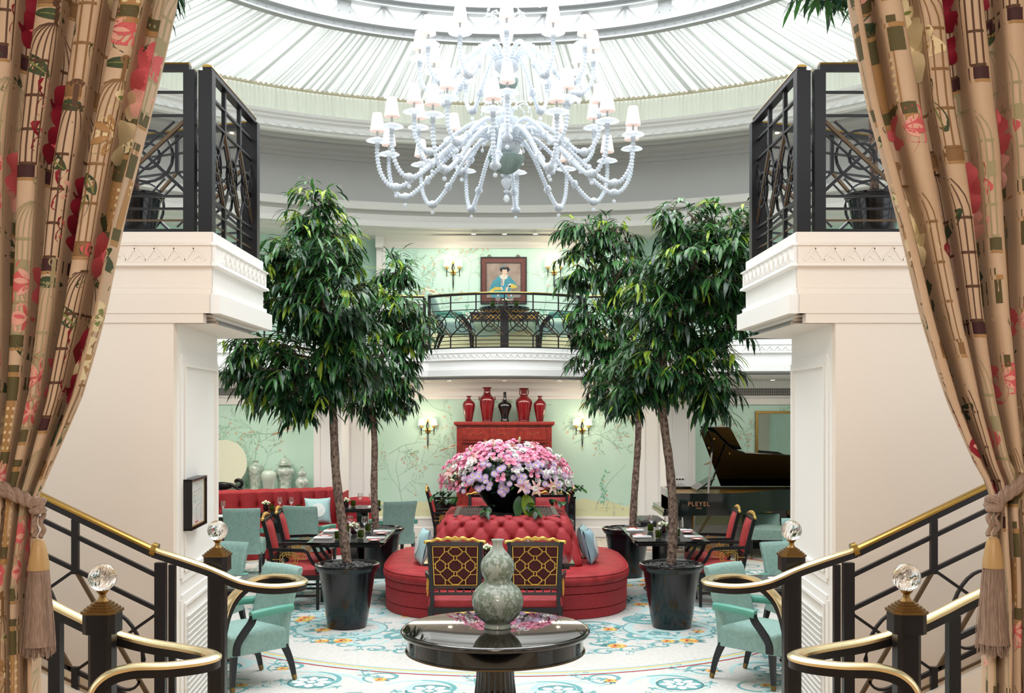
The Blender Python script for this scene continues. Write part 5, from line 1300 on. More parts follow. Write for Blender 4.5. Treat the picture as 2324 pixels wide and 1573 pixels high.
def ox(label, x, key, m_=oxblood, ears=None):
    t = jar(label, x, 19.2, Z2+.001, key, m_, group='glazed vases on the red cabinet')
    if ears:
        ze, re_, s_ = ears; mb = MB()
        for sx in (-1, 1):
            mb.tube(smooth_pts([(sx*re_, 0, ze), (sx*(re_+.014), 0, ze+.02*s_), (sx*(re_+.016), 0, ze+.05*s_), (sx*(re_+.008), 0, ze+.075*s_)], 4), .009, 6)
            q = mb.build('ear_handle', m_, t, smooth=60); mb = MB()
    return t
k_s = [(.06, 0), (.062, .015), (.065, .03), (.09, .15), (.108, .25), (.112, .30), (.095, .345), (.05, .385), (.032, .41), (.032, .44), (.042, .452), (.055, .455)]
ox('small oxblood baluster vase at the left end of the red cabinet', -.635, k_s)
ox('small oxblood baluster vase at the right end of the red cabinet', .63, k_s)
ox('tall oxblood vase with lion ears, second from left on the red cabinet', -.31, [(.09, 0), (.092, .02), (.09, .03), (.11, .15), (.13, .29), (.137, .38), (.12, .43), (.08, .465), (.063, .50), (.06, .55), (.075, .595), (.097, .61)], ears=(.37, .128, 1))
ox('tall oxblood vase with pierced neck handles, second from right on the red cabinet', .345, [(.10, 0), (.10, .02), (.098, .03), (.115, .15), (.14, .28), (.15, .34), (.135, .39), (.085, .43), (.058, .47), (.056, .52), (.065, .57), (.105, .595)], ears=(.46, .062, 1.6))
jar('glossy black bottle vase with long neck in the middle of the red cabinet', 0.005, 19.2, Z2+.001, [(.075, 0), (.078, .015), (.065, .05), (.075, .13), (.115, .24), (.122, .28), (.105, .325), (.05, .36), (.03, .40), (.027, .50), (.028, .525)], black_gloss, group='glazed vases on the red cabinet')
for sx, n_ in ((-1, 'left'), (1, 'right')):
    t = thing('low_cabinet', 'low black lacquer cabinet against the back wall, %s of the red cabinet' % n_, 'cabinet', (sx*1.06, 19.25, 0))
    mb = MB(); mb.box(-.19, .19, -.22, .22, .04, .745); mb.build('body', black_satin, t, smooth=0)
    mb = MB(); mb.box(-.2, .2, -.23, .23, .745, .775); mb.build('top', black_gloss, t, smooth=0)
    mb = MB(); mb.box(-.16, .16, -.228, -.22, .08, .70); mb.build('door', black_gloss, t, smooth=0)

# ================================================================ SCONCES, PICTURES, MIRROR
def sconce(label, x, zc, grp):
    t = thing('wall_sconce', label, 'wall light', (x, 19.6, zc), 0, grp)
    mb = MB(); mb.lathe([(.001, 0), (.045, .006), (.05, .02), (.001, .03)], seg=20); mb.xf(Matrix.Rotation(PI/2, 4, 'X')); mb.build('backplate', gilt, t)
    mb = MB(); mb.tube(smooth_pts([(0, -.04, .16), (-.018, -.04, .08), (0, -.04, .0), (.012, -.045, -.1), (0, -.04, -.30)], 4), [.012]*9+[.006]*8, 8); mb.tube([(0, -.04, .16), (.02, -.04, .09), (0, -.04, .0), (-.012, -.045, -.1), (0, -.04, -.30)], .007, 6); mb.build('stem', black_satin, t)
    mb = MB(); mb.sphere((0, -.04, .18), .018, 10, 8, sz=1.6); mb.sphere((0, -.04, -.31), .012, 10, 8, sz=1.3); mb.build('gilt_knobs', gilt, t)
    for sx in (-1, 1):
        mb = MB(); mb.tube(smooth_pts([(0, -.04, .01), (sx*.06, -.07, -.005), (sx*.115, -.08, .01)], 4), .006, 6); mb.tube([(sx*.115, -.08, .08), (sx*.115, -.08, -.08)], [.012, .006], 8); a = mb.build('arm', black_satin, t)
        mb = MB(); mb.sphere((sx*.115, -.08, .075), .026, 12, 8); mb.sphere((sx*.115, -.08, -.085), .009, 8, 6); mb.build('gilt_cup', gilt, a)
        mb = MB(); mb.lathe([(.062, .10), (.043, .22)], (sx*.115, -.08, 0), 24); mb.build('lamp_shade', lamp_lit, a)
    point('sconce_glow', (x, 19.30, zc+.16), 3.2, (1, .78, .52), .06)
    return t
sconce('double sconce with white shades on the back wall, left of the red cabinet', -1.39, 1.93, 'ground floor sconces')
sconce('double sconce with white shades on the back wall, right of the red cabinet', 1.41, 1.93, 'ground floor sconces')
sconce('double sconce with lit shades on the gallery wall, left of the portrait', -.93, 4.80, 'gallery sconces')
sconce('double sconce with lit shades on the gallery wall, mostly behind leaves right of the portrait', .90, 4.80, 'gallery sconces')
t = thing('portrait', 'framed portrait of a seated woman in a blue robe and dark hat', 'painting', (-.016, 19.6, 4.655))
def frame4(mb, w_, h, tk, y0, y1): mb.box(-w_, w_, y0, y1, h-tk, h); mb.box(-w_, w_, y0, y1, -h, -h+tk); mb.box(-w_, -w_+tk, y0, y1, -h+tk, h-tk); mb.box(w_-tk, w_, y0, y1, -h+tk, h-tk)
mb = MB(); frame4(mb, .42, .425, .02, -.045, 0); mb.build('outer_frame', black_satin, t, smooth=0)
mb = MB(); frame4(mb, .40, .405, .085, -.03, -.005); mb.build('wood_mount', dark_wood, t, smooth=0)
mb = MB(); frame4(mb, .318, .322, .008, -.034, -.03); mb.build('inner_line', black_satin, t, smooth=0)
PC = [mat('canvas_'+n_, c_, .7, var=v_, var_scale=5) for n_, c_, v_ in (('brown', '#8d7e74', '#a3948a'), ('blue', '#4d98ab', '#3f8799'), ('skin', '#d9bda9', '#e0c6b4'), ('black', '#35343a', '#2a2a30'), ('white', '#d8d6cd', '#cac6ba'), ('yellow', '#d6c25a', '#c4ae50'), ('stone', '#8f8781', '#7c746e'), ('orange', '#b8684a', '#a85c40'), ('lips', '#a86a5e', '#a06258'), ('grey', '#a79f98', '#968e88'))]
mb = MB(); mb.box(-.311, .311, -.02, -.008, -.315, .315, 0)
A = Art(lambda a, b, k: (a, -.021-.0006*k, b), None); A.mb = mb
def poly(pts, mi): A.c += 1; A.mb.add([A.P(a, b) for a, b in pts], [tuple(range(len(pts)))], mi)
poly([(.15, -.315), (.311, -.315), (.311, -.08), (.15, -.08)], 6); A.lift()
poly([(.14, -.09), (.311, -.09), (.311, -.075), (.14, -.075)], 9)
poly([(-.27, -.2), (-.20, -.02), (-.09, .08), (0, .11), (.09, .08), (.20, -.02), (.25, -.12), (.12, -.16), (.15, -.315), (-.20, -.315)], 1); A.lift()
poly([(-.27, -.20), (-.16, -.12), (-.06, -.12), (-.04, -.17), (-.16, -.18), (-.24, -.24)], 5); poly([(.25, -.12), (.18, -.15), (.10, -.13), (.13, -.06), (.2, -.07)], 5)
poly([(-.06, -.12), (-.03, -.11), (-.01, -.17), (-.04, -.18)], 4); poly([(.07, -.09), (.11, -.055), (.14, -.06), (.12, -.13)], 4)
poly([(-.08, .08), (0, .125), (.08, .09), (.06, .03), (.02, .02), (.0, -.1), (-.05, -.08), (-.045, .03)], 4); A.lift()
poly([(-.045, .03), (-.02, .03), (-.012, -.08), (-.042, -.07)], 9)
poly([(.04, -.13), (.09, -.11), (.07, -.19), (.035, -.20)], 2); poly([(.05, -.21), (.11, -.22), (.13, -.29), (.07, -.30)], 7); poly([(.09, -.09), (.13, -.09), (.13, -.12), (.10, -.12)], 3)
A.disc(.02, .20, .092, 3, 20, .055); A.lift(); A.disc(.018, .16, .044, 2, 18, .062); A.disc(.01, .09, .02, 2, 10, .03); A.lift()
A.disc(.018, .225, .06, 3, 16, .03); A.leaf(-.05, .235, .3, .12, .018, 1); A.leaf(.01, .24, .2, .08, .018, 7)
A.disc(.003, .165, .006, 3, 8, .003); A.disc(.033, .165, .006, 3, 8, .003); A.disc(.019, .128, .009, 8, 8, .004); A.ribbon([(.02, .165), (.023, .145)], .003, 8)
mb.build('canvas', PC, t, smooth=0)
for x in (-.26, .26):
    mb = MB(); mb.tube([(x-.035, -.02, .425), (x-.03, -.02, .445), (x, -.02, .468), (x+.03, -.02, .445), (x+.035, -.02, .425)], .006, 6); mb.tube([(x-.018, -.02, .425), (x, -.02, .447), (x+.018, -.02, .425)], .004, 6); mb.build('hanger', brass_dark, t)
t = thing('wall_mirror', 'large gilt framed mirror on the mint wall above the piano', 'mirror', (4.78, 18.19, 1.83))
mb = MB(); frame4(mb, .56, .46, .045, -.05, 0); mb.build('gilt_frame', mat('dull_gilt', '#a98a4e', .35, metal=.8), t, smooth=0, bev=.006)
mb = MB(); mb.box(-.52, .52, -.02, -.012, -.42, .42); mb.build('mirror_glass', mat('mirror', '#e9efec', .02, metal=1), t, smooth=0)
t = thing('wall_panel', 'small white switch panel with black sockets on the right pilaster', 'switch panel', (2.94, 18.098, 1.12))
mb = MB(); mb.box(-.085, .085, -.008, 0, -.065, .065); mb.build('plate', white, t, smooth=0, bev=.002)
for k in range(3): mb = MB(); mb.box(-.066+.048*k, -.032+.048*k, -.011, -.008, .015, .038); mb.build('switch', black_satin, t, smooth=0)
for k in range(2): mb = MB(); mb.lathe([(.001, .004), (.012, .004), (.012, 0)], seg=10); mb.xf(Matrix.Translation((-.03+.05*k, -.008, -.035)) @ Matrix.Rotation(PI/2, 4, 'X')); mb.build('socket', grey_paint, t)
# framed plan on the left pier
t = thing('framed_notice', 'small black framed floor plan notice on the left pier beside the stair', 'notice', (-1.765, 5.90, 1.815)); t.rotation_euler = (0, 0, deg(90+3.7))
W2, H2 = .40, .28
mb = MB(); mb.box(0, W2, -.055, -.045, -H2/2, -H2/2+.012); mb.box(0, W2, -.055, -.0, H2/2-.012, H2/2); mb.box(0, .014, -.055, 0, -H2/2, H2/2); mb.box(W2-.014, W2, -.055, 0, -H2/2, H2/2); mb.box(0, W2, -.055, 0, -H2/2, -H2/2+.012); mb.build('frame', black_satin, t, smooth=0)
mb = MB(); mb.box(.014, W2-.014, -.043, -.001, -H2/2+.012, -H2/2+.02); mb.box(W2-.024, W2-.014, -.043, -.001, -H2/2+.02, H2/2-.012); mb.box(.014, W2-.024, -.043, -.001, H2/2-.02, H2/2-.012); mb.build('wood_edge', mat('light_wood', '#c09a62', .5), t, smooth=0)
mb = MB(); mb.box(.016, W2-.024, -.040, -.002, -H2/2+.02, H2/2-.02, 0)
A = Art(lambda a, b, k: (a, -.0405-.0005*k, b), None); A.mb = mb
A.ring(.19, .105, .003, .006, 1, 8); r = random.Random(4)
for q in range(5): A.rect(.17, .21, .088-.001*q, .0885-.001*q, 1) if q == 0 else None
pl = [(.05, .055), (.31, .075), (.31, -.005), (.2, -.02), (.1, -.06)]
for a, b in zip(pl, pl[1:]+pl[:1]): A.ribbon([a, b], .002, 1, taper=False)
for q in range(26):
    x, y = r.uniform(.09, .28), r.uniform(-.01, .055); A.ribbon([(x, y), (x+r.choice((0, .025)), y+r.choice((0, .018)))], .0014, 1, taper=False) if True else 0
for c_ in (.04, .16, .27):
    for q in range(7): A.rect(c_, c_+r.uniform(.03, .055), -.035-.010*q, -.0335-.010*q, 1)
A.lift(); A.rect(.15, .225, -.112, -.104, 2)
mb.build('printed_sheet', [mat('paper', '#dfe6e3', .7), mat('print_grey', '#55605e', .8), mat('print_red', '#c05552', .8)], t, smooth=0)
mb = MB(); mb.box(.014, W2-.014, -.046, -.044, -H2/2+.012, H2/2-.012); mb.build('cover_glass', thin_glass('picture_glass', f0=.03, f1=.15), t, smooth=0)

# ================================================================ PIANO AND BENCH
t = thing('grand_piano', 'black grand piano with raised lid by the right mint wall', 'piano', (3.0, 17.2, -.003))
def PO(x, y): return (x-3.0, y-17.2)
body = [PO(*p) for p in [(2.60, 16.50), (3.30, 16.50)]] + [(p.x, p.y) for p in smooth_pts([(a, b, 0) for a, b in [PO(3.30, 16.50), PO(3.6, 16.56), PO(3.95, 16.85), PO(4.3, 17.2), (4.7-3, 17.33-17.2), PO(5.0, 17.45), PO(5.15, 17.65)]], 5)][1:] + [PO(5.15, 17.98), PO(2.60, 17.98)]
def ringbox(mb, pl, z0, z1, th):
    n = len(pl); cx = sum(p[0] for p in pl)/n; cy = sum(p[1] for p in pl)/n
    inn = [(p[0]+(cx-p[0])*th, p[1]+(cy-p[1])*th*1.6) for p in pl]
    vs = [(a, b, z0) for a, b in pl]+[(a, b, z1) for a, b in pl]+[(a, b, z1) for a, b in inn]+[(a, b, z0+.1) for a, b in inn]
    fs = []
    for i in range(n):
        j = (i+1) % n; fs += [(i, j, n+j, n+i), (n+i, n+j, 2*n+j, 2*n+i), (2*n+i, 2*n+j, 3*n+j, 3*n+i)]
    fs.append(tuple(range(n-1, -1, -1))); fs.append(tuple(3*n+i for i in range(n))); mb.add(vs, fs)
mb = MB(); ringbox(mb, body, .70, 1.04, .035); mb.build('case', black_gloss, t, smooth=35)
inn = [(a*.9+.05, b*.86) for a, b in body]; mb = MB(); mb.prism(inn, .94, 1.0); mb.build('iron_frame', mat('gold_iron', '#a8803c', .35, metal=.7), t, smooth=0)
mb = MB(); mb.box(-.40, -.28, -.62, .70, .62, .93); mb.build('keyblock', black_gloss, t, smooth=0, bev=.01)
mb = MB(); mb.box(-.56, -.40, -.60, .68, .68, .73); ks = mb.build('key_bed', black_gloss, t, smooth=0)
mb = MB(); mb.box(-.545, -.405, -.58, .66, .73, .79); mb.build('fallboard', black_gloss, ks, smooth=0, bev=.01)
ct, st_ = math.cos(deg(40)), math.sin(deg(40))
def lidp(x, v, o=0): return (x-3.0, 17.98-17.2-v*ct-o*st_, 1.045+v*st_-o*ct)
lp = [(3.60, 0), (3.05, 1.47), (3.18, 1.47), (3.30, 1.41), (3.45, 1.20), (3.62, 1.0), (3.85, .90), (4.3, .86), (4.8, .80), (5.08, .60), (5.15, 0)]
mb = MB(); n = len(lp); mb.add([lidp(x, v) for x, v in lp]+[lidp(x, v, -.022) for x, v in lp], [tuple(range(n)), tuple(range(2*n-1, n-1, -1))]+[(i, (i+1) % n, n+(i+1) % n, n+i) for i in range(n)]); ld = mb.build('lid', black_gloss, t, smooth=0)
lp2 = [(3.06, 1.50), (3.52, 1.50), (3.80, .93), (3.3, .9)]
mb = MB(); n = 4; mb.add([lidp(x, v, -.05) for x, v in lp2]+[lidp(x, v, -.07) for x, v in lp2], [tuple(range(n)), tuple(range(2*n-1, n-1, -1))]+[(i, (i+1) % n, n+(i+1) % n, n+i) for i in range(n)]); mb.build('folded_front_lid', black_gloss, ld, smooth=0)
for x, v in ((3.3, 1.28), (3.6, .9), (3.25, 1.05)): mb = MB(); p = lidp(x, v, .01); mb.sphere(p, .018, 10, 6); mb.build('brass_cup', brass, ld)
mb = MB(); mb.bar(lidp(3.42, 0.05, .02), lidp(3.5, 1.1, .02), .035, .02, up=(1, 0, 0)); mb.build('lid_batten', black_satin, ld, smooth=0)
mb = MB(); a = lidp(3.3, 1.12); mb.bar((.12, -.62, 1.0), a, .05, .03, up=(1, 0, 0), w2=.03, h2=.02); mb.build('prop_stick', black_gloss, t, smooth=0)
mb = MB(); vs = [(.05, -.1, 1.05), (.35, .05, 1.22), (.35, .55, 1.22), (.05, .55, 1.05)]; mb.add(vs+[(a+.01, b, c-.02) for a, b, c in vs], [(0, 1, 2, 3), (7, 6, 5, 4), (0, 4, 5, 1), (1, 5, 6, 2), (2, 6, 7, 3), (3, 7, 4, 0)]); mb.build('music_desk', black_gloss, t, smooth=0)
for x, y in ((-.18, -.5), (-.18, .58), (1.85, .55)):
    mb = MB(); mb.bar((x, y, .70), (x, y, .10), .14, .14, up=(0, 1, 0), w2=.09, h2=.09); l = mb.build('leg', black_gloss, t, smooth=0)
    mb = MB(); mb.lathe([(.001, -.04), (.04, -.04), (.04, .04), (.001, .04)], seg=14); mb.xf(Matrix.Translation((x, y, .05)) @ Matrix.Rotation(PI/2, 4, 'X')); mb.build('brass_caster', brass_dark, l)
mb = MB()
for y in (-.04, .04): mb.tube([(.02, y+.1, .70), (.0, y+.1, .12)], .012, 8)
mb.tube([(.30, .1, .66), (.02, .1, .2)], .007, 6); mb.tube([(.34, .12, .66), (.04, .12, .2)], .007, 6); mb.box(-.06, .08, 0, .2, .08, .12); mb.build('pedal_lyre', brass, t)
def text_mesh(s_, size, m_, parent, name):
    c = bpy.data.curves.new(name, 'FONT'); c.body = s_; c.size = size; c.extrude = .001; c.align_x = 'CENTER'; c.align_y = 'CENTER'; c.space_character = 1.15
    tmp = bpy.data.objects.new(name+'_tmp', c); COL.objects.link(tmp); dg = bpy.context.evaluated_depsgraph_get(); me = bpy.data.meshes.new_from_object(tmp.evaluated_get(dg))
    bpy.data.objects.remove(tmp); me.materials.clear(); me.materials.append(m_); o = bpy.data.objects.new(name, me); COL.objects.link(o); o.parent = parent; return o
let = mat('brass_letters', '#c98a5e', .35, metal=.4)
o = text_mesh('PLEYEL', .098, let, t, 'lettering'); o.location = (-.03, -.7015, .875); o.rotation_euler = (PI/2, 0, 0)
o = text_mesh('PARIS', .032, let, t, 'small_lettering'); o.location = (-.03, -.7015, .812); o.rotation_euler = (PI/2, 0, 0)
t = thing('piano_bench', 'black buttoned leather bench left of the grand piano', 'bench', (2.28, 16.9, 0))
mb = MB(); cushion_block(mb, -.19, .19, -.40, .40, .52, .62, .03, .02); mb.build('seat', mat('black_leather', '#16161a', .3), t, smooth=50)
for x in (-.15, .15):
    for y in (-.35, .35): mb = MB(); mb.bar((x, y, .52), (x, y, 0), .045, .045, up=(0, 1, 0), w2=.03, h2=.03); mb.build('leg', black_satin, t, smooth=0)
t = thing('lacquer_cabinet', 'black lacquer cabinet with round brass lock behind the low teal chair', 'cabinet', (4.75, 18.0, 0))
mb = MB(); mb.box(-.75, .75, -.0, .17, .10, .93); mb.build('body', black_gloss, t, smooth=0); mb = MB(); mb.box(-.72, .72, .02, .15, 0, .10); mb.build('plinth', black_satin, t, smooth=0)
for x in (-.36, .03):
    mb = MB(); mb.lathe([(.001, .008), (.06, .008), (.065, 0)], seg=28); mb.xf(Matrix.Translation((x, -.001, .60)) @ Matrix.Rotation(PI/2, 4, 'X')); mb.build('round_lock', brass, t)

# ================================================================ FLOWERS
t = thing('flower_arrangement', 'huge pink, lilac and white flower arrangement in a black bowl on the round sofa', 'flowers', (.03, 13.42, 1.063))
FO = Vector((.0, 0, .28))
mb = MB(); mb.lathe([(.001, 0), (.20, 0), (.21, .02), (.40, .285), (.41, .30), (.395, .30), (.19, .03), (.001, .03)], seg=48); mb.build('bowl', mat('bowl_black', '#0c0a0a', .22, coat=.3), t, smooth=40)
r = random.Random(9)
def dome_pt(a, e, k=1): return FO+Vector((.72*math.cos(a)*math.cos(e)*k, .58*math.sin(a)*math.cos(e)*k, .50*math.sin(e)*k)), Vector((math.cos(a)*math.cos(e), math.sin(a)*math.cos(e), math.sin(e)*1.1+.1)).normalized()
core = MB(); core.sphere((0, 0, .46), .40, 24, 12, sx=1.4, sy=1.15, sz=.62); core.build('moss_core', leaf_d, t)
mb = MB()
for k in range(900):
    a = r.uniform(0, 6.28); e = r.uniform(-.02, 1.5); p, nn = dome_pt(a, e, r.uniform(.82, 1.02)); d = (nn+Vector((r.uniform(-.7, .7), r.uniform(-.7, .7), r.uniform(-.6, .5)))).normalized()
    Lf(mb, p-d*.05, d, r.uniform(.07, .13), r.uniform(.03, .05), r.choice((0, 0, 1)), r.uniform(0, .5), n=3)
for a0, ez in ((3.2, -.1), (3.6, -.18), (-.1, -.05), (.15, .02), (5.1, -.3), (4.4, -.35), (5.6, -.22), (2.6, 0)):
    p, nn = dome_pt(a0, ez, .95); d = nn.copy()
    for k in range(6):
        for sg in (-1, 1): sd = d.cross(Vector((0, 0, 1))).normalized()*sg; Lf(mb, p, (d*r.uniform(.3, 1)+sd*r.uniform(.4, .9)+Vector((0, 0, r.uniform(-.5, .6)))), r.uniform(.08, .12), .06, 1 if r.random() < .4 else 0, .3, n=4)
        p = p+d*.045+Vector((r.uniform(-.015, .015), 0, r.uniform(-.015, .015))); d = (d+Vector((0, 0, -.03))).normalized()
Lf(mb, Vector((.22, -.42, .24)), Vector((.2, -.6, -.5)), .33, .17, 2, .5, n=8); Lf(mb, Vector((.15, -.42, .22)), Vector((-.1, -.5, -.7)), .28, .13, 1, .4, n=8)
for a in (0, 2, 4, 5.2): 
    p, nn = dome_pt(a, .05, .8); 
o = mb.build('greenery', [leaf_d, leaf_m, leaf_l], t, smooth=60); o['kind'] = 'stuff'
fl_pink = mat('hot_pink_petal', '#e5709c', .7, var='#f3b4c6', var_scale=30, transl=.2); fl_lil = mat('lilac_petal', '#c6a6da', .7, var='#e2cfec', var_scale=30, transl=.2); fl_w = mat('white_petal', '#f4f1ee', .7, transl=.2); fl_lily = mat('lily_petal', '#eeb3b4', .6, var='#f6d2ca', var_scale=18, transl=.25); fl_y = mat('stamen_yellow', '#d9cf6a', .7); fl_bud = mat('bud_green', '#d6dcae', .6)
def petal(mb, c, nn, ang, L, W, lift, mi=None, curl=.4, n=3):
    u = nn.orthogonal().normalized(); v = nn.cross(u); d = u*math.cos(ang)+v*math.sin(ang); dd = (d+nn*lift).normalized(); side = nn.cross(d); vs = []; p = Vector(c)
    for i in range(n+1):
        t_ = i/n; w_ = W/2*math.sin(PI*min(1, .15+.8*t_)); w_ = w_ if i < n else W*.06; vs += [p+side*w_, p-side*w_]; dd = (dd-nn*curl/n).normalized(); p = p+dd*L/n
    mb.add(vs, [(2*i, 2*i+1, 2*i+3, 2*i+2) for i in range(n)], mi)
def fl_proto(kind):
    mb = MB(); Z = Vector((0, 0, 1)); rr_ = random.Random(kind)
    if kind == 'pink_blossom':
        for q in range(9):
            c = Vector((rr_.uniform(-.035, .035), rr_.uniform(-.035, .035), rr_.uniform(0, .02)))
            for k in range(6): petal(mb, c, Z, k*1.05+q, .024, .018, .9, 0, .6)
        mats = [fl_pink]
    elif kind == 'lilac_daisy':
        for k in range(16): petal(mb, (0, 0, 0), Z, k*PI/8, .034, .010, .35, 0, .2, 2)
        for k in range(10): petal(mb, (0, 0, .003), Z, k*PI/5+.2, .024, .009, .7, 0, .2, 2)
        mb.sphere((0, 0, .006), .009, 8, 5, 1, sz=.6); mats = [fl_lil, fl_y]
    elif kind == 'white_rose':
        for L_ in range(3):
            for k in range(5): petal(mb, (0, 0, 0), Z, k*1.257+L_*.6, .038-.006*L_, .034, .6+.8*L_, 0, .5)
        mats = [fl_w]
    elif kind == 'lily':
        for k in range(6): petal(mb, (0, 0, 0), Z, k*PI/3, .105, .04 if k % 2 else .032, .9, 0, 1.1, 6)
        for k in range(6):
            a = k*PI/3+.3; mb.tube([(0, 0, .01), (.015*math.cos(a), .015*math.sin(a), .05)], .0015, 4, mi=1); mb.sphere((.015*math.cos(a), .015*math.sin(a), .052), .004, 5, 4, 1)
        mats = [fl_lily, mat('lily_stamen', '#a8683a', .6)]
    else:
        mb.sphere((0, 0, .03), .013, 10, 8, sz=2.8); mats = [fl_bud]
    return mb, mats
FP = {}
def flower(kind, p, nn):
    if kind not in FP: mb, mats = fl_proto(kind); o = mb.build(kind, mats, t, smooth=50); FP[kind] = o
    else: o = FP[kind].copy(); COL.objects.link(o)
    o.parent = t; o.location = p; o.rotation_euler = nn.to_track_quat('Z', 'Y').to_euler(); o.rotation_euler.rotate_axis('Z', r.uniform(0, 6.28)); k_ = r.uniform(1.1, 1.55) if kind != 'lily' else 1.1; o.scale = (k_, k_, k_); return o
counts = {'pink_blossom': 95, 'lilac_daisy': 98, 'white_rose': 95, 'lily': 20, 'flower_bud': 26}
centres = {'pink_blossom': [(3.5, .65), (4.0, .95), (4.9, .75), (6.0, .55), (5.6, .95), (3.6, .3), (2, .8), (.6, .6)], 'lilac_daisy': [(4.5, .35), (4.75, .15), (4.3, .15), (4.9, .6), (5.9, .4), (4.1, .75), (1.5, .5), (5.3, .55)], 'white_rose': [(5.2, .9), (5.5, .4), (3.9, .55), (3.3, .5), (6.1, .8), (4.8, 1.1), (5.0, .5), (1, .9)]}
used_pts = []
for kind, n in counts.items():
    for k in range(n):
        for tries in range(30):
            if kind in centres and r.random() < .8: c = centres[kind][k % 8]; a = c[0]+r.gauss(0, .26); e = c[1]+r.gauss(0, .17)
            else: a = r.uniform(0, 6.28) if r.random() < .4 else r.uniform(3.0, 6.4); e = r.uniform(.05, 1.45)
            if e > 1.5 or e < -.05: continue
            p, nn = dome_pt(a, e, r.uniform(.98, 1.2))
            if all((p-q_).length > .048 for q_ in used_pts) or tries == 29: used_pts.append(p); break
        if kind == 'lily' and k < 4: a, e = ((4.95, .12), (5.15, .08), (3.35, .12), (5.45, .10))[k]; p, nn = dome_pt(a, e, 1.12)
        flower(kind, p, (nn+Vector((0, -.25, .05))).normalized())
# ================================================================ CHANDELIER
ch = thing('chandelier', 'huge white glass chandelier with cream shades hanging from the dome', 'chandelier', (.02, 10.9, 0))
mb = MB(); mb.tube([(0, 0, 4.5), (0, 0, 8.95)], .014, 8); mb.build('stem', murano_tube, ch)
def turned(name, prof, m_, seg=32, fn=None): mb = MB(); mb.lathe(prof, seg=seg, fn=fn); return mb.build(name, m_, ch, smooth=50)
flute = lambda r, z, a: r*(1+.06*math.cos(12*a))
turned('lower_bowl', [(.001, 4.70), (.05, 4.71), (.11, 4.75), (.16, 4.82), (.175, 4.88), (.165, 4.89), (.001, 4.89)], murano_bowl, fn=flute)
turned('bottom_finial', [(.001, 4.42), (.02, 4.43), (.032, 4.455), (.02, 4.485), (.008, 4.50), (.01, 4.515), (.035, 4.53), (.012, 4.545), (.02, 4.56), (.05, 4.61), (.055, 4.64), (.03, 4.66), (.015, 4.70)], murano, fn=flute)
turned('lower_hub', [(.03, 4.89), (.12, 4.92), (.14, 4.97), (.12, 5.02), (.06, 5.06), (.04, 5.12), (.06, 5.18), (.12, 5.24), (.13, 5.27), (.06, 5.27), (.03, 5.30), (.045, 5.36), (.035, 5.44), (.02, 5.50)], murano, fn=flute)
turned('middle_bowl', [(.015, 5.50), (.05, 5.53), (.10, 5.60), (.115, 5.66), (.10, 5.68), (.05, 5.70)], murano_bowl, fn=flute)
turned('upper_hub', [(.04, 5.70), (.11, 5.76), (.12, 5.82), (.10, 5.88), (.05, 5.92), (.03, 6.0), (.06, 6.08), (.07, 6.14), (.04, 6.2), (.025, 6.32), (.05, 6.40), (.03, 6.46), (.02, 6.6), (.055, 6.66), (.02, 6.74)], murano, fn=flute)
r = random.Random(6)
def glass_leaves(name, z, n, R_, H_, th=.012):
    for k in range(n):
        a = 2*PI*k/n+.1; mb = MB(); pts = smooth_pts([(.04, 0, z), (.06+.1*R_, 0, z+H_*.7), (.10+.5*R_, 0, z+H_), (.1+R_, 0, z+H_*.8), (.1+R_*1.1, 0, z+H_*.45)], 3)
        mb.tube(pts, [th*(1-.05*i) for i in range(len(pts))], 6); p = pts[-1]; mb.sphere(tuple(p), th*1.3, 8, 6)
        for q in range(3, len(pts)-1, 3): mb.sphere(tuple(pts[q]), th*1.5, 6, 4)
        mb.xf(Matrix.Rotation(a, 4, 'Z')); mb.build(name, murano, ch, smooth=60)
glass_leaves('glass_plume', 5.2, 10, .14, .22, .009); glass_leaves('glass_plume', 6.15, 8, .12, .16, .009); glass_leaves('glass_scroll', 6.35, 6, .22, .14, .011); glass_leaves('glass_plume', 4.95, 12, .3, .17, .014)
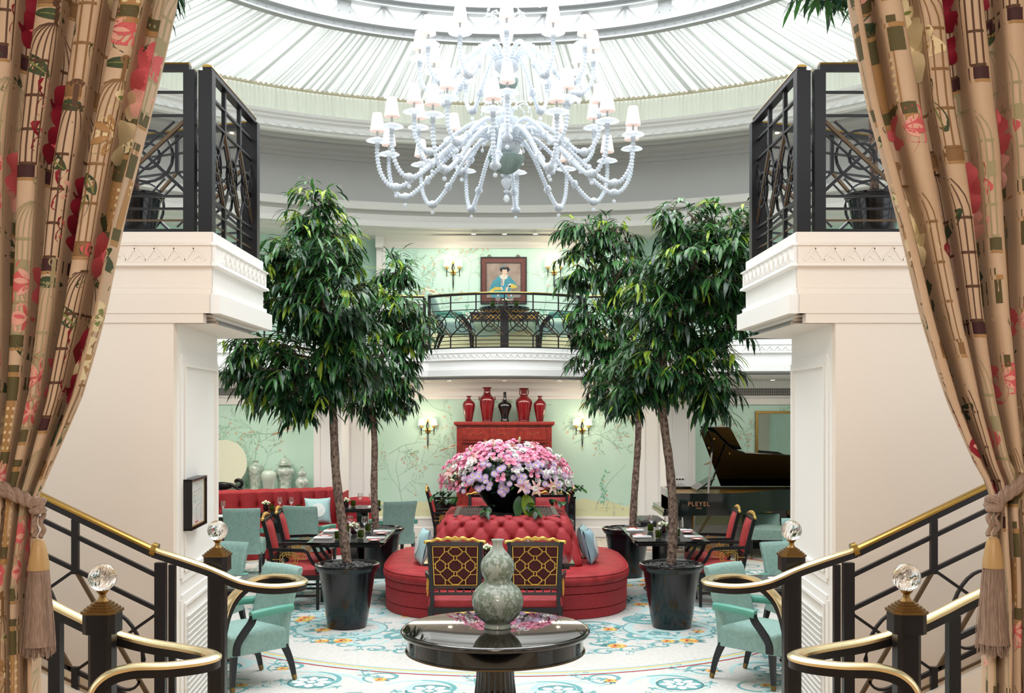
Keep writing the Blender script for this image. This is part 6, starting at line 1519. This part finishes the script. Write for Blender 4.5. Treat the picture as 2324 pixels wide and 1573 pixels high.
def arm_proto(path, name='arm'):
    pts = smooth_pts(path, 9); n = len(pts); L = [0]
    for a, b in zip(pts, pts[1:]): L.append(L[-1]+(b-a).length)
    mb = MB(); fine = []; rs = []
    for i in range(int(L[-1]/.011)):
        s_ = i*.011; j = 0
        while j < n-2 and L[j+1] < s_: j += 1
        p = pts[j].lerp(pts[j+1], min(1, (s_-L[j])/(L[j+1]-L[j]))); fine.append(p); rs.append(.0175+.010*(1 if i % 3 == 0 else 0))
    mb.tube(fine, rs, 7); arm = mb.build(name, murano, ch, smooth=20)
    mb = MB(); mb.tube(fine[::3], .009, 5); mb.build('inner_rod', murano_tube, arm)
    low = min(pts, key=lambda p: p.z); end = pts[-1]
    mb = MB()
    for k in range(7):
        a = 2*PI*k/7; mb.sphere((low.x+.03*math.cos(a), .03*math.sin(a), low.z+.0), .026, 8, 5, sz=1.2)
    mb.sphere(tuple(low), .045, 10, 7); mid = pts[int(n*.45)]; m2 = MB()
    for k in range(6):
        a = 2*PI*k/6; m2.sphere((mid.x, mid.y+.028*math.cos(a), mid.z+.028*math.sin(a)), .02, 7, 5)
    m2.build('glass_knot', murano, arm, smooth=60); mb.build('glass_flower', murano, arm, smooth=60)
    mb = MB(); mb.tube([(low.x, 0, low.z-.03), (low.x, 0, low.z-.07)], .003, 5); mb.sphere((low.x, 0, low.z-.085), .021, 12, 8); mb.build('glass_drop', murano, arm, smooth=60)
    sc_ = lambda r_, z, a: r_*(1+.07*abs(math.sin(7*a)) if r_ > .06 else 1)
    mb = MB(); mb.lathe([(.016, -.06), (.024, -.045), (.018, -.03), (.026, -.015), (.02, 0), (.05, .012), (.085, .018), (.108, .008), (.104, .012), (.085, .026), (.05, .035), (.03, .05), (.012, .055)], (end.x, end.y, end.z), 28, fn=sc_); mb.build('bobeche', murano, arm, smooth=50)
    mb = MB(); mb.lathe([(.011, .05), (.011, .17)], (end.x, end.y, end.z), 10); mb.build('candle_tube', steel_white, arm)
    mb = MB(); mb.lathe([(.074, .105), (.0745, .108), (.046, .285), (.045, .285)], (end.x, end.y, end.z), 24); s_ = mb.build('lamp_shade', shade_m, arm, smooth=40)
    mb = MB(); mb.lathe([(.0715, .106), (.0435, .283)], (end.x, end.y, end.z), 24); mb.build('shade_lining', shade_in, arm, smooth=40)
    return arm
def ring_arms(path, n, off):
    a0 = arm_proto(path)
    for k in range(n):
        o = a0 if k == 0 else clone(a0, ch); o.rotation_euler = (0, 0, off+2*PI*k/n)
ring_arms([(.10, 0, 4.98), (.20, 0, 5.10), (.36, 0, 5.10), (.60, 0, 4.95), (.86, 0, 4.70), (1.05, 0, 4.56), (1.17, 0, 4.56), (1.26, 0, 4.68), (1.295, 0, 4.84), (1.295, 0, 4.99)], 14, .13)
ring_arms([(.10, 0, 5.0), (.18, 0, 5.16), (.32, 0, 5.20), (.52, 0, 5.08), (.72, 0, 4.90), (.84, 0, 4.88), (.93, 0, 4.98), (.955, 0, 5.10), (.955, 0, 5.24)], 10, .32)
ring_arms([(.08, 0, 5.80), (.16, 0, 5.95), (.28, 0, 5.96), (.45, 0, 5.80), (.62, 0, 5.58), (.74, 0, 5.52), (.84, 0, 5.60), (.875, 0, 5.72), (.875, 0, 5.86)], 12, .0)

# ================================================================ CURTAINS
CB = [mat('curtain_'+n_, c_, .7) for n_, c_ in (('cage', '#5c4334'), ('wood', '#8d6f4c'), ('olive', '#5e5a3c'), ('crimson', '#8f1c33'), ('rose', '#d96a72'), ('blush', '#e9b3a8'), ('ivory', '#eadfb8'), ('leaf', '#3f5138'), ('leaf_light', '#7f8f52'), ('plum', '#43262c'), ('sage', '#a9a585'), ('tan', '#b08d5f'))]
K_CAGE, K_WOOD, K_OLIVE, K_CRIM, K_ROSE, K_BLUSH, K_IVORY, K_LEAF, K_LL, K_PLUM, K_SAGE, K_TAN = range(1, 13)
def curtain(sx, label):
    Y0 = 2.78
    E = [(3.75, .80), (3.407, .838), (3.12, .905), (2.85, .97), (2.58, 1.03), (2.38, 1.085), (2.2, 1.155), (2.12, 1.188), (2.06, 1.19), (1.9, 1.202), (1.6, 1.198), (1.2, 1.19), (.5, 1.185)] if sx < 0 else \
        [(3.75, .855), (3.407, .875), (3.12, .93), (2.82, 1.01), (2.58, 1.072), (2.36, 1.14), (2.21, 1.20), (2.14, 1.238), (2.08, 1.24), (1.9, 1.238), (1.6, 1.235), (1.2, 1.23), (.5, 1.23)]
    zs = [e[0] for e in E][::-1]; xs = [e[1] for e in E][::-1]
    OZ = [.5, 1.9, 2.1, 2.5, 3.0, 3.75]; OX = [1.62, 1.56, 1.50, 1.66, 1.84, 1.95]
    NF = 10; W = 1.75; r = random.Random(40+sx); ph = [r.uniform(-.35, .35) for _ in range(NF+2)]; am = [r.uniform(.7, 1.25) for _ in range(NF+2)]
    def surf(u, z, off=0):
        xi = np.interp(z, zs, xs); xo = np.interp(z, OZ, OX); tie = math.exp(-((z-2.08)/.22)**2)
        f = u*NF; i = int(max(0, min(NF, f))); k = f-i; a1 = am[i]*(1-k)+am[i+1]*k; p1 = ph[i]*(1-k)+ph[i+1]*k
        amp = .062*a1*(1-.5*tie)
        th = 2*PI*f+p1*1.5+.5*math.sin(z*1.7+u*5)
        c = math.cos(th); y = Y0 + amp*(-math.copysign(abs(c)**.7, c)) - .02*tie + .06*u*(1-tie)*0
        y += .004*math.sin(z*9+u*30)
        x = xo+(xi-xo)*u + .40*(xi-xo)/NF*math.sin(2*th)*.35
        return Vector((sx*x, y-off, z))
    t = thing('curtain', label, 'curtain', (0, 0, 0), 0, 'floral doorway curtains')
    mb = MB(); NU, NV = 420, 90
    mb.grid(lambda u, v: tuple(surf(u, .5+3.25*v)), NU, NV)
    A = Art(lambda s_, z, k: tuple(surf(s_/W, z, .0012+.0005*k)), None); A.mb = mb
    CU = lambda s_: 0 <= s_ <= W
    def vline(s_, z0, z1, w_, mi, lean=0):
        n = max(2, int((z1-z0)/.04)); A.ribbon([(s_+lean*i/n, z0+(z1-z0)*i/n) for i in range(n+1)], w_, mi, taper=False)
    def hband(s0, s1, z0, z1, mi): A.rect(s0, s1, z0, z1, mi, max(2, int((s1-s0)/.012)), 1)
    def flower(s_, z, R_, m1, m2, n=6):
        for q in range(n):
            a = 2*PI*q/n+r.uniform(-.2, .2); A.leaf(s_, z, a, R_*r.uniform(.85, 1.15), R_*.75, m1, 6)
        A.lift()
        for q in range(n):
            a = 2*PI*q/n+r.uniform(-.2, .2); A.leaf(s_+R_*.15*math.cos(a), z+R_*.15*math.sin(a), a, R_*.55, R_*.22, m2, 5)
        A.k -= 1
    def leafy(s_, z, a, L_): A.leaf(s_, z, a, L_, L_*.42, K_LEAF, 7); A.lift(); A.leaf(s_, z, a, L_*.92, L_*.05, K_LL, 6); A.k -= 1
    def cage(s_, z, w_, h, style):
        n = 11; col = (K_CAGE, K_SAGE, K_WOOD)[style]
        for q in range(n+1):
            ss = s_+w_*q/n; vline(ss, z, z+h, .0034, col)
        A.lift()
        for q in range(n+1):       # domed top
            ss = s_+w_*q/n; pts = [(ss+(s_+w_/2-ss)*(1-math.cos(t_*PI/2)), z+h+w_*.75*math.sin(t_*PI/2)) for t_ in np.linspace(0, 1, 8)]; A.ribbon(pts, .0026, col, taper=False)
        for f in (0, .33, .66, 1): hband(s_-.004, s_+w_+.004, z+h*f-.0035, z+h*f+.0035, col)
        hband(s_-.008, s_+w_+.008, z-.035, z-.004, (K_PLUM, K_OLIVE, K_WOOD)[style]); hband(s_-.01, s_+w_+.01, z-.043, z-.036, K_TAN)
        if style == 1: hband(s_-.004, s_+w_+.004, z+h*.62, z+h*.78, K_SAGE)
        c = s_+w_/2; vline(c, z+h+w_*.75, z+h+w_*.75+.045, .009, col); A.disc(c, z+h+w_*.75+.05, .012, col, 10); A.k -= 1
    def pagoda(s_, z, w_):
        A.lift(); hband(s_, s_+w_, z, z+.03, K_OLIVE); hband(s_-.006, s_+w_+.006, z+.03, z+.042, K_TAN); hband(s_+.01, s_+w_-.01, z+.042, z+.06, K_OLIVE)
        hband(s_+.02, s_+w_-.02, z-.16, z-.03, K_TAN); A.lift()
        for q in range(5):
            for p in range(6): A.disc(s_+.03+(w_-.06)*q/4, z-.15+.02*p, .005, K_IVORY, 6)
        hband(s_, s_+w_, z-.03, z-.0, K_OLIVE); hband(s_-.003, s_+w_+.003, z-.19, z-.16, K_OLIVE); hband(s_-.006, s_+w_+.006, z-.205, z-.19, K_TAN); A.k -= 2
    col = 0; s_ = .01
    while s_ < W-.13:
        w_ = (.15, .13, .17)[col % 3]; z = .6+r.uniform(0, .5); k = col
        while z < 3.6:
            typ = k % 4
            if typ == 0:
                cage(s_, z, w_, .26, 0); A.lift(); A.lift(); flower(s_+w_*.75, z+.17, .068, K_CRIM, K_BLUSH, 5); flower(s_+w_*.7, z+.07, .052, K_CRIM, K_ROSE, 5); leafy(s_+w_*.5, z+.22, 2.4, .09); A.k -= 2; z += .44
            elif typ == 1:
                cage(s_, z, w_, .30, 2); A.lift(); A.lift(); flower(s_+w_*.55, z+.27, .078, K_IVORY, K_TAN, 7); flower(s_+w_*.7, z+.37, .045, K_IVORY, K_LL, 6); leafy(s_+w_*.3, z+.12, -1.9, .085); leafy(s_+w_*.6, z+.10, -1.2, .07); leafy(s_+w_*.4, z+.12, 2.0, .06); A.k -= 2; z += .52
            elif typ == 2:
                pagoda(s_, z+.24, w_); A.lift(); flower(s_+w_*.2, z+.02, .058, K_ROSE, K_BLUSH, 8); A.k -= 1; leafy(s_+w_*.7, z-.03, .7, .08); z += .38
            else:
                cage(s_, z, w_, .24, 1); A.lift(); A.lift(); flower(s_+w_*.5, z+.13, .07, K_ROSE, K_BLUSH, 8); flower(s_+w_*.45, z+.04, .05, K_BLUSH, K_ROSE, 6); A.k -= 2; z += .43
            k += 1
            if r.random() < .5:
                pts = [(s_+w_*.5+.03*math.sin(q*.7), z-.10+.012*q) for q in range(8)]; A.ribbon(pts, .004, K_LEAF); leafy(pts[3][0], pts[3][1], r.uniform(2.5, 4), .07)
        s_ += w_+r.uniform(.012, .03); col += 1
        if W-.15 < s_ < W-.05: s_ = W-.145
    mb.build('printed_cloth', [fabric_cream]+CB, t, smooth=180)
    return surf
surfL = curtain(-1, 'left floral curtain with birdcage print, gathered by a tasselled rope')
surfR = curtain(1, 'right floral curtain with birdcage print, gathered by a tasselled rope')
def tieback(sx, label, kx, kz):
    t = thing('tassel_tieback', label, 'tassel', (0, 0, 0), 0, 'curtain tiebacks'); Y = 2.70
    for o_ in (0, .018):
        pts = smooth_pts([(sx*1.75, 2.80, kz+.34+o_), (sx*1.50, 2.74, kz+.19+o_), (sx*1.34, 2.695, kz+.08+o_), (sx*kx, 2.69, kz+o_*.3)], 40)
        mb = MB(); st = 0
        for k in range(2):
            tw = [Vector(p)+Vector((0, .007*math.cos(i*.55+k*PI), .007*math.sin(i*.55+k*PI))) for i, p in enumerate(pts)]; mb.tube(tw, .0085, 6)
        mb.build('rope', tassel_m, t, smooth=60)
    mb = MB()
    for k in range(4): mb.tube([(sx*kx+.014*math.cos(a+k), Y-.005+.012*math.sin(a), kz-.012+.008*k) for a in np.linspace(0, 2*PI, 14)[:-1]], .009, 6, closed=True)
    for k in range(2): mb.tube([(sx*kx+(.009 if k else -.009)+.004*math.cos(i*.9), Y+.004*math.sin(i*.9), kz-.02-.0055*i) for i in range(12)], .006, 6)
    mb.build('knot', tassel_m, t, smooth=60)
    cz = kz-.085; mb = MB(); mb.lathe([(.001, 0), (.010, 0), (.014, -.004), (.019, -.025), (.0235, -.05), (.0255, -.072), (.0255, -.076), (.001, -.076)], (sx*kx, Y, cz), 28); mb.build('tassel_cap', tassel_cap_m, t, smooth=40)
    mb = MB(); rr_ = random.Random(1+sx)
    for k in range(420):
        a = rr_.uniform(0, 6.28); q = math.sqrt(rr_.uniform(.15, 1))*.024; fl = rr_.uniform(1.2, 1.75); L_ = rr_.uniform(.19, .225)
        p0 = Vector((sx*kx+q*math.cos(a), Y+q*math.sin(a), cz-.072)); p3 = Vector((sx*kx+q*fl*math.cos(a)+rr_.uniform(-.004, .004), Y+q*fl*math.sin(a), cz-.072-L_)); p1 = p0.lerp(p3, .35)+Vector((rr_.uniform(-.002, .002), 0, 0)); p2 = p0.lerp(p3, .7)+Vector((rr_.uniform(-.003, .003), 0, 0))
        mb.tube([p0, p1, p2, p3], .0011, 3, cap=False)
    mb.lathe([(.022, -.07), (.028, -.15), (.033, -.23), (.036, -.265), (.001, -.265)], (sx*kx, Y, cz), 24)
    mb.build('fringe', tassel_m, t, smooth=60)
tieback(-1, 'taupe rope and gold capped tassel holding the left curtain', 1.165, 2.105)
tieback(1, 'taupe rope and gold capped tassel holding the right curtain', 1.222, 2.11)
